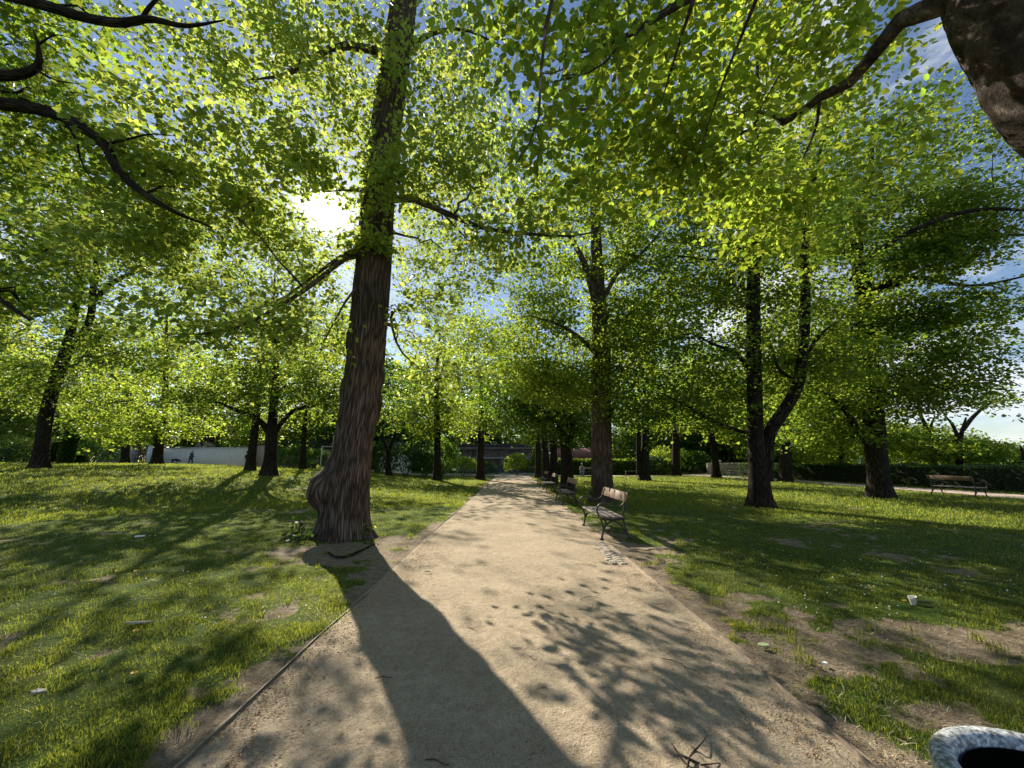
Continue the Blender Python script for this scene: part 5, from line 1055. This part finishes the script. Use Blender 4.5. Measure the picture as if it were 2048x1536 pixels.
v = bf - bn; rzb = math.atan2(v[1], v[0]) + math.pi; mid = (bn + bf) / 2; Lb1 = np.linalg.norm(v) + .14
print('bench len', Lb1, 'rz', math.degrees(rzb))
ex = np.array([math.cos(rzb), math.sin(rzb), 0])
B1 = bench('park_bench', 'nearest park bench with curled iron arms, its backrest plank lit by the sun', mid + (0, 0, .012), rzb, Lb1)
bcopy(B1, 'second bench from the camera on the right side of the path, in deep shade', (1.80, 15.3, .012), rzb)
bcopy(B1, 'third bench from the camera along the right side of the path', (1.78, 21.4, .012), rzb - .03)
bcopy(B1, 'fourth bench from the camera along the right side of the path', (1.78, 26.4, .012), rzb)
bcopy(B1, 'empty bench facing the camera at the end of the path beside the dark bush', (2.6, 45.6, .05), 0.0)
ps = based(1170, 951, 40)
bcopy(B1, 'bench with a seated person in front of the sunlit hedge', (ps[0] + .5, ps[1], .05), .35)
bcopy(B1, 'bench seen from behind in front of the hedge at the right edge', (20.4, 18.0, tz(20.4, 18)), math.pi / 2 + .0)
bcopy(B1, 'brown bench in front of the low rubble wall beside the forked maple', (based(1478, 955, 38)[0], based(1478, 955, 38)[1], 0.0), .15)
# ------------------------------------------------------------------ people and dog (skinned skeletons)
def skin(name, J, Eg, Rd, mat, parent, sub=1):
    me = bpy.data.meshes.new(name); me.from_pydata([tuple(p) for p in J], Eg, []); o = bpy.data.objects.new(name, me); COL.objects.link(o)
    m = o.modifiers.new('s', 'SKIN'); bpy.context.view_layer.objects.active = o
    for i, sv in enumerate(me.skin_vertices[0].data):
        rr = Rd[i]; sv.radius = (rr, rr) if np.isscalar(rr) else rr
        sv.use_root = (i == 0)
    s2 = o.modifiers.new('b', 'SUBSURF'); s2.levels = sub; s2.render_levels = sub
    dg = bpy.context.evaluated_depsgraph_get(); nm = bpy.data.meshes.new_from_object(o.evaluated_get(dg)); bpy.data.objects.remove(o)
    nm.name = name; nm.polygons.foreach_set('use_smooth', np.ones(len(nm.polygons), bool)); nm.materials.clear()
    return link(name, nm, mat, parent)
def cloth(name, c): return simple(name, c, .85, .15, 12)
M_SKIN = simple('skin', (.45, .27, .2), .6, .05)
def person(label, loc, rz, jacket, trousers, hair, lean=0.0, stride=.22, seated=False, hs=1.0, group=None, arm=(0.05, .12)):
    r = empty('person', loc, label, 'person', group, rz)
    if seated:
        J = [(0, 0, .50), (0, -.06, .72), (0, -.16, .95), (0, -.20, 1.06), (0, -.25, 1.17), (0, -.27, 1.27),
             (.19, -.14, .93), (.24, -.26, .70), (.12, -.42, .62), (.09, -.50, .60), (-.19, -.14, .93), (-.24, -.26, .70), (-.12, -.42, .62), (-.09, -.50, .60),
             (.10, -.02, .48), (.13, -.44, .50), (.14, -.52, .08), (.14, -.66, .04), (-.10, -.02, .48), (-.13, -.44, .50), (-.16, -.40, .08), (-.16, -.54, .04)]
    else:
        J = [(0, 0, .95), (0, -lean * .3, 1.17), (0, -lean * .8, 1.42), (0, -lean, 1.52), (0, -lean * 1.15, 1.62), (0, -lean * 1.2, 1.72),
             (.19, -lean * .8, 1.41), (.25, -lean * .6 + arm[0], 1.13), (.24, -lean * .6 - arm[1], .90), (.23, -lean * .6 - arm[1] - .03, .80), (-.19, -lean * .8, 1.41), (-.25, -lean * .6 - arm[0], 1.13), (-.24, -lean * .6 - arm[1] * 1.3, .92), (-.23, -lean * .6 - arm[1] * 1.3 - .03, .82),
             (.10, 0, .90), (.11, -stride * .45, .50), (.11, -stride * .8, .09), (.12, -stride * .8 - .15, .04), (-.10, 0, .90), (-.11, stride * .2, .50), (-.11, stride * .9, .12), (-.12, stride * .9 - .14, .04)]
    J = np.array(J) * hs
    Eg = [(0, 1), (1, 2), (2, 3), (3, 4), (4, 5), (2, 6), (6, 7), (7, 8), (8, 9), (2, 10), (10, 11), (11, 12), (12, 13), (0, 14), (14, 15), (15, 16), (16, 17), (0, 18), (18, 19), (19, 20), (20, 21)]
    Rd = [(.14, .11), (.13, .10), (.15, .10), .06, (.085, .10), .075, .06, .045, .035, .03, .06, .045, .035, .03, .085, .06, .045, .04, .085, .06, .045, .04]
    skin('body', J, Eg, Rd, M_SKIN, r)
    k = [0, 1, 2, 6, 7, 8, 10, 11, 12]; mp = {a: i for i, a in enumerate(k)}; e2 = [(mp[a], mp[b]) for a, b in Eg if a in mp and b in mp]
    skin('jacket', J[k], e2, [(.17, .14), (.165, .135), (.17, .125), .085, .07, .055, .085, .07, .055], cloth('jacket_cloth', jacket), r)
    k = [0, 14, 15, 16, 18, 19, 20]; mp = {a: i for i, a in enumerate(k)}; e2 = [(mp[a], mp[b]) for a, b in Eg if a in mp and b in mp]
    skin('trousers', J[k], e2, [(.15, .13), .105, .08, .065, .105, .08, .065], cloth('trouser_cloth', trousers), r)
    g = Geo(); blob(g, J[5] + (0, .02, -.01), (.095 * hs, .11 * hs, .09 * hs), 12, 8, .1, 3); link('hair', g.mesh('hair', True), cloth('hair', hair), r)
    g = Geo()
    for f in (17, 21): box(g, J[f] + (0, .04, -.005), (.09, .26, .08), bev=.02)
    link('shoes', g.mesh('shoes'), cloth('shoe', (.05, .045, .04)), r)
    return r
pw = at(380, 928, 48); pwl = (pw[0], pw[1], tz(pw[0], pw[1])); print('walker ground', pwl, pw)
P1 = person('grey-haired person in teal jacket walking a black dog before the white wall', pwl, math.pi / 2, (.03, .10, .13), (.02, .025, .05), (.5, .5, .5), .06)
pd_ = at(349, 928, 48); zd = tz(pd_[0], pd_[1])
r = empty('dog', (pd_[0], pd_[1], zd), 'black dog on a lead sniffing the grass before the white wall', 'dog', rz=math.pi)
J = [(.30, 0, .50), (.05, 0, .52), (-.25, 0, .53), (-.38, 0, .50), (-.52, 0, .42), (-.66, 0, .34), (-.76, 0, .30), (.40, 0, .52), (.55, 0, .58), (.68, 0, .66),
     (-.28, .09, .42), (-.25, .10, .24), (-.28, .10, .03), (-.28, -.09, .42), (-.32, -.10, .24), (-.30, -.10, .03), (.30, .09, .42), (.22, .10, .28), (.38, .10, .17), (.34, .10, .03), (.30, -.09, .42), (.26, -.10, .28), (.42, -.10, .17), (.38, -.10, .03)]
Eg = [(0, 1), (1, 2), (2, 3), (3, 4), (4, 5), (5, 6), (0, 7), (7, 8), (8, 9), (2, 10), (10, 11), (11, 12), (2, 13), (13, 14), (14, 15), (0, 16), (16, 17), (17, 18), (18, 19), (0, 20), (20, 21), (21, 22), (22, 23)]
skin('body', J, Eg, [.12, .13, .15, .10, .085, .07, .04, .05, .03, .015, .06, .035, .03, .06, .035, .03, .07, .05, .03, .03, .07, .05, .03, .03], simple('black_fur', (.02, .02, .02), .8), r)
g = Geo()
for s in (-1, 1): blob(g, (-.54, s * .06, .47), (.035, .02, .06), 8, 6)
link('ears', g.mesh('ears', True), simple('black_ear', (.018, .018, .018), .8), r)
g = Geo(); a = Vector((pd_[0] + .45, pd_[1], zd + .55)); b = Vector((pwl[0] - .15, pwl[1], pwl[2] + .86)); P = spline([a, (a + b) / 2 - Vector((0, 0, .12)), b], 12); tubes(g, P, np.full(12, .012), 5)
tag(link('dog_lead', g.mesh('dog_lead', True), simple('lead_strap', (.3, .2, .12), .7)), 'thin lead running from the black dog to its walker', 'dog lead')
p2 = at(490, 939, 40); person('person in a dark jacket and white trousers standing beside the slender tree', (p2[0], p2[1], tz(p2[0], p2[1])), 2.6, (.03, .035, .05), (.6, .58, .55), (.04, .03, .02), .02, .08)
for i, (px, jk, tr, lb, dy) in enumerate([(1395, (.025, .035, .07), (.2, .17, .13), 'person in a navy jacket on the left of the walking couple', 0), (1402, (.03, .03, .035), (.16, .14, .12), 'person in a black jacket on the right of the walking couple', .3)]):
    q = at(px, 944, 52); person(lb, (q[0] + i * .12, q[1] + dy, tz(q[0], q[1]) + .03), .2, jk, tr, (.04, .03, .02), .03, .2, group='couple walking away', hs=1 - .05 * i)
person('grey-headed person in pale clothes sitting bent forward at the end of the bench', (ps[0] - .25, ps[1] - .12, .06), -.35, (.30, .30, .30), (.34, .36, .40), (.5, .48, .45), seated=True)
# ------------------------------------------------------------------ galvanised litter bin at the lower right corner
def galv():
    m, t, b, o = newmat('galvanised_steel'); c = N(t, 'ShaderNodeTexCoord'); v = N(t, 'ShaderNodeTexVoronoi', i_Scale=60.0); n = N(t, 'ShaderNodeTexNoise', i_Scale=110.0, i_Detail=3.0)
    L(t, c.outputs['Object'], v.inputs['Vector']); L(t, c.outputs['Object'], n.inputs['Vector'])
    r = ramp(t, v.outputs['Color'], [(.1, (.30, .32, .34)), (.9, (.50, .52, .53))]); r2 = ramp(t, n.outputs[0], [(.38, (.45, .43, .40)), (.52, (1, 1, 1)), (.64, (1.6, 1.6, 1.5))])
    mu = N(t, 'ShaderNodeMix', data_type='RGBA', blend_type='MULTIPLY', n_0=1.0); L(t, r.outputs[0], mu.inputs[6]); L(t, r2.outputs[0], mu.inputs[7]); L(t, mu.outputs[2], b.inputs['Base Color'])
    b.inputs['Metallic'].default_value = .25; rr = N(t, 'ShaderNodeMapRange', n_3=.32, n_4=.6); L(t, n.outputs[0], rr.inputs[0]); L(t, rr.outputs[0], b.inputs['Roughness'])
    bp = N(t, 'ShaderNodeBump', i_Strength=.4, i_Distance=.001); L(t, n.outputs[0], bp.inputs['Height']); L(t, bp.outputs[0], b.inputs['Normal']); return m
M_GALV = galv()
BN = np.array([1.09, .855, 0.0]); zb_ = .93
r = empty('litter_bin', BN, 'galvanised steel bin rim with a dark opening cutting into the lower right corner', 'bin')
th = np.arange(72) / 72 * 2 * math.pi; g = Geo()
prof = [(.205, zb_ - .62), (.205, zb_ - .045), (.207, zb_ - .040), (.217, zb_ - .036), (.218, zb_ - .010), (.213, zb_ - .002), (.200, zb_ + .002), (.183, zb_ + .001), (.176, zb_ - .006), (.175, zb_ - .05), (.175, zb_ - .6)]
V = np.array([[(BN[0] + rr * math.cos(a), BN[1] + rr * math.sin(a), z) for a in th] for rr, z in prof]); idx = np.arange(len(prof) * 72).reshape(len(prof), 72)
g.add(V.reshape(-1, 3), np.stack([idx[:-1], np.roll(idx[:-1], -1, 1), np.roll(idx[1:], -1, 1), idx[1:]], -1).reshape(-1, 4)); link('rim', g.mesh('rim', True), M_GALV, r, True)
g = Geo(); V = np.array([[(BN[0] + rr * math.cos(a), BN[1] + rr * math.sin(a), z) for a in th] for rr, z in [(.170, zb_ - .02), (.170, zb_ - .55), (.001, zb_ - .56)]]); idx = np.arange(3 * 72).reshape(3, 72)
g.add(V.reshape(-1, 3), np.stack([idx[:-1], np.roll(idx[:-1], -1, 1), np.roll(idx[1:], -1, 1), idx[1:]], -1).reshape(-1, 4)); link('liner', g.mesh('liner', True), simple('black_liner', (.005, .005, .004), 1.0, spec=.0), r, True)
g = Geo(); tubes(g, np.array([BN + (0, 0, -.05), BN + (0, 0, .2), BN + (0, 0, zb_ - .57)]), np.array([.03] * 3), 10); link('post', g.mesh('post', True), M_GALV, r, True)
# ------------------------------------------------------------------ small things on the ground
def flat_piece(name, label, cat, px, py, pts, h, mat, rz=0.0, z=0.0, group=None):
    q = gp(px, py); g = Geo(); a = np.array(pts, float); ca, sa = math.cos(rz), math.sin(rz); a = a @ np.array([[ca, sa], [-sa, ca]]); n = len(a); b = tz(q[0], q[1]) + .03 + z
    zz = rng.uniform(0, .4, n) * h; top = np.stack([q[0] + a[:, 0], q[1] + a[:, 1], b + h + zz], 1); bot = np.stack([q[0] + a[:, 0], q[1] + a[:, 1], b + zz - .002], 1)
    V = np.concatenate([top, bot, [[q[0], q[1], b + h * 1.5]], [[q[0], q[1], b - .003]]])
    g.add(V, [(i, (i + 1) % n, 2 * n) for i in range(n)] + [((i + 1) % n + n, i + n, 2 * n + 1) for i in range(n)]); g.add(V, [(i, i + n, (i + 1) % n + n, (i + 1) % n) for i in range(n)])
    o = link(name, g.mesh(name), mat); return tag(o, label, cat, group)
M_PAPER = simple('paper', (.78, .80, .86), .7, .06)
flat_piece('paper_scrap', 'crumpled bluish white scrap of paper on the left lawn', 'litter', 278, 1087, [(-.10, -.02), (-.04, -.07), (.05, -.05), (.10, 0), (.06, .05), (-.02, .03), (-.07, .06)], .02, M_PAPER)
flat_piece('pale_stick', 'pale flat stick lying in the left foreground grass', 'stick', 277, 1256, [(-.13, -.004), (-.05, -.012), (.08, -.006), (.13, .006), (.02, .012), (-.09, .008)], .010, simple('bleached_wood', (.5, .47, .38), .8), .12, .015)
flat_piece('fallen_leaf', 'pale green fallen leaf beside the right path edging', 'leaf', 1527, 1297, [(-.05, 0), (-.02, -.03), (.03, -.025), (.055, 0), (.025, .03), (-.02, .025)], .004, simple('pale_leaf', (.45, .55, .28), .6))
flat_piece('paper_scrap', 'small white scrap at the end of the dark twig on the right verge', 'litter', 1650, 1336, [(-.02, 0), (0, -.02), (.025, -.005), (.015, .02)], .008, M_PAPER)
flat_piece('bark_piece', 'pale grey bark flake in the lower left grass', 'bark', 75, 1395, [(-.05, -.01), (0, -.025), (.06, -.005), (.03, .02), (-.03, .02)], .012, simple('grey_flake', (.4, .38, .34), .8))
q = gp(1828, 1214); qz = tz(q[0], q[1]); r = empty('paper_cup', (q[0], q[1], qz), 'crushed white paper cup beside the yellow dandelion on the right lawn', 'cup'); g = Geo(); th = np.arange(14) / 14 * 6.283
rings = [(.024, 0), (.030, .04), (.036, .078), (.038, .082), (.033, .078), (.022, .006)]; V = np.array([[(rr * math.cos(a) * (1 + .18 * math.sin(2 * a + z * 20)), rr * math.sin(a) * (1 - .2 * math.sin(a * 3)), z + .012 * math.cos(a) + .02) for a in th] for rr, z in rings]); idx = np.arange(len(rings) * 14).reshape(-1, 14)
g.add(V.reshape(-1, 3), np.stack([idx[:-1], np.roll(idx[:-1], -1, 1), np.roll(idx[1:], -1, 1), idx[1:]], -1).reshape(-1, 4)); link('cup_wall', g.mesh('cup_wall', True), simple('cup_paper', (.78, .74, .64), .7, .05), r)
g = Geo(); g.add(np.concatenate([V[0], [[0, 0, .021]]]), [(i, (i + 1) % 14, 14) for i in range(14)]); link('cup_base', g.mesh('cup_base'), simple('cup_bottom', (.7, .66, .58), .7, .05), r)
M_YEL = simple('dandelion_yellow', (.80, .56, .03), .6, .1); M_STEM = simple('flower_stem', (.2, .28, .08), .6)
dl = [(1810, 1210, 'dandelion beside the white cup'), (1464, 1261, 'dandelion on the soil by the right path edging'), (232, 1150, 'left dandelion of the sunlit group on the left lawn'), (243, 1146, 'middle dandelion of the sunlit group on the left lawn'), (268, 1150, 'right dandelion of the sunlit group on the left lawn'),
      (160, 1133, 'lone dandelion upslope of the sunlit group'), (270, 1272, 'dandelion just below the pale stick'), (263, 1362, 'dandelion in the lower left grass'), (297, 1084, 'dandelion right of the paper scrap')]
proto = None
for px, py, lb in dl:
    q = gp(px, py + 4); z = tz(q[0], q[1]) + .01
    if proto is None:
        r = empty('dandelion', (q[0], q[1], z), lb, 'flower', 'dandelions in the grass'); g = Geo(); tubes(g, np.array([(0, 0, 0), (.004, 0, .025), (.006, 0, .05)]), np.array([.002] * 3), 5); link('stem', g.mesh('stem'), M_STEM, r)
        g = Geo()
        for k in range(3):
            m = 16 - 4 * k; a = np.arange(m) / m * 6.283 + k; rr = .021 - .006 * k; c = np.array([.006, 0, .05 + .003 * k])
            for j in range(m):
                d = np.array([math.cos(a[j]), math.sin(a[j]), .25 + .3 * k]); s = np.array([-math.sin(a[j]), math.cos(a[j]), 0]) * .004; g.add(np.array([c - s * .4, c + d * rr - s, c + d * rr + s, c + s * .4]), [(0, 1, 2, 3)])
        link('flower_head', g.mesh('flower_head'), M_YEL, r); proto = r
    else: r = bcopy(proto, lb, (q[0], q[1], z), random.random() * 6)
# fallen branch at the bottom and twigs on the path
M_DEAD = simple('dead_wood', (.07, .05, .038), .9, .4, 20)
def gpath(px, py, z=.03): return gp(px, py, z)
g = Geo()
for pts, rad in [([(1342, 1484), (1356, 1505), (1378, 1518), (1402, 1530), (1430, 1545)], [.004, .006, .007, .008, .008]), ([(1378, 1518), (1390, 1500), (1402, 1488), (1415, 1470)], [.007, .006, .004, .002]), ([(1392, 1498), (1380, 1490)], [.003, .001]), ([(1378, 1518), (1374, 1540)], [.006, .005]), ([(1402, 1530), (1440, 1526)], [.004, .002])]:
    n = len(pts); P, R = spline(np.array([gpath(x, y, .035 + .02 * math.sin(i * 1.9 + n)) for i, (x, y) in enumerate(pts)]), n * 4, rad); tubes(g, P, R, 6)
tag(link('fallen_branch', g.mesh('fallen_branch', True), M_DEAD), 'forked dark dead branch on the gravel at the bottom of the picture', 'branch')
tw = [((750, 1357), (785, 1355), .0035, 'dark straight twig on the gravel in the trunk shadow'), ((1325, 1317), (1400, 1345), .0035, 'long curved twig right of the path centre'), ((1150, 1128), (1180, 1131), .003, 'short twig on the gravel ahead of the nearest bench'), ((850, 1143), (862, 1144), .006, 'stubby twig at the left of the path beside the big linden'),
      ((1620, 1330), (1655, 1345), .005, 'dark crooked twig on the right verge'), ((940, 1130), (975, 1131), .002, 'thin twig lying across the middle of the path'), ((1160, 1200), (1200, 1190), .003, 'twig among the leaf shadows on the path'), ((850, 1520), (900, 1530), .003, 'twig at the bottom left of the path'), ((1040, 1310), (1080, 1322), .003, 'thin pale-tipped twig on the gravel centre'),
      ((1640, 1470), (1700, 1530), .002, 'pale dry straw on the soil at lower right'), ((930, 1255), (955, 1262), .002, 'short thin twig beside the trunk shadow edge'), ((1480, 1420), (1500, 1450), .003, 'small twig near the right path edging')]
for (a, b, rad, lb) in tw:
    A, B = gpath(*a, .024 if max(a[0], b[0]) < 1560 else .05), gpath(*b, .026 if max(a[0], b[0]) < 1560 else .055); n_ = np.array([-(B - A)[1], (B - A)[0], 0]); g = Geo()
    P, R = spline([A, A + (B - A) * .35 + n_ * .08 + (0, 0, .004), A + (B - A) * .7 - n_ * .05 + (0, 0, .006), B], 12, [rad, rad, rad * .8, rad * .4]); tubes(g, P, R, 5)
    tubes(g, spline([P[5], P[5] + (B - A) * .12 + n_ * .15 + (0, 0, .006)], 3), np.array([rad * .6, rad * .4, rad * .2]), 4)
    tag(link('twig', g.mesh('twig', True), M_DEAD), lb, 'twig', 'twigs scattered on the ground')
g = Geo(); P = np.array([gp(x, y, tz(*gp(x, y)[:2]) + .03) for x, y in [(655, 1104), (672, 1114), (695, 1112), (720, 1102), (750, 1088)]]); P, R = spline(P, 24, [.012, .02, .024, .02, .012]); tubes(g, P, R, 7)
tag(link('surface_root', g.mesh('surface_root', True), M_BARK2), 'dark surface root crossing the soil in front of the big linden', 'root')
print('POLYS', sum(NPOLY.values())); print(sorted(NPOLY.items(), key=lambda a: -a[1])[:12])
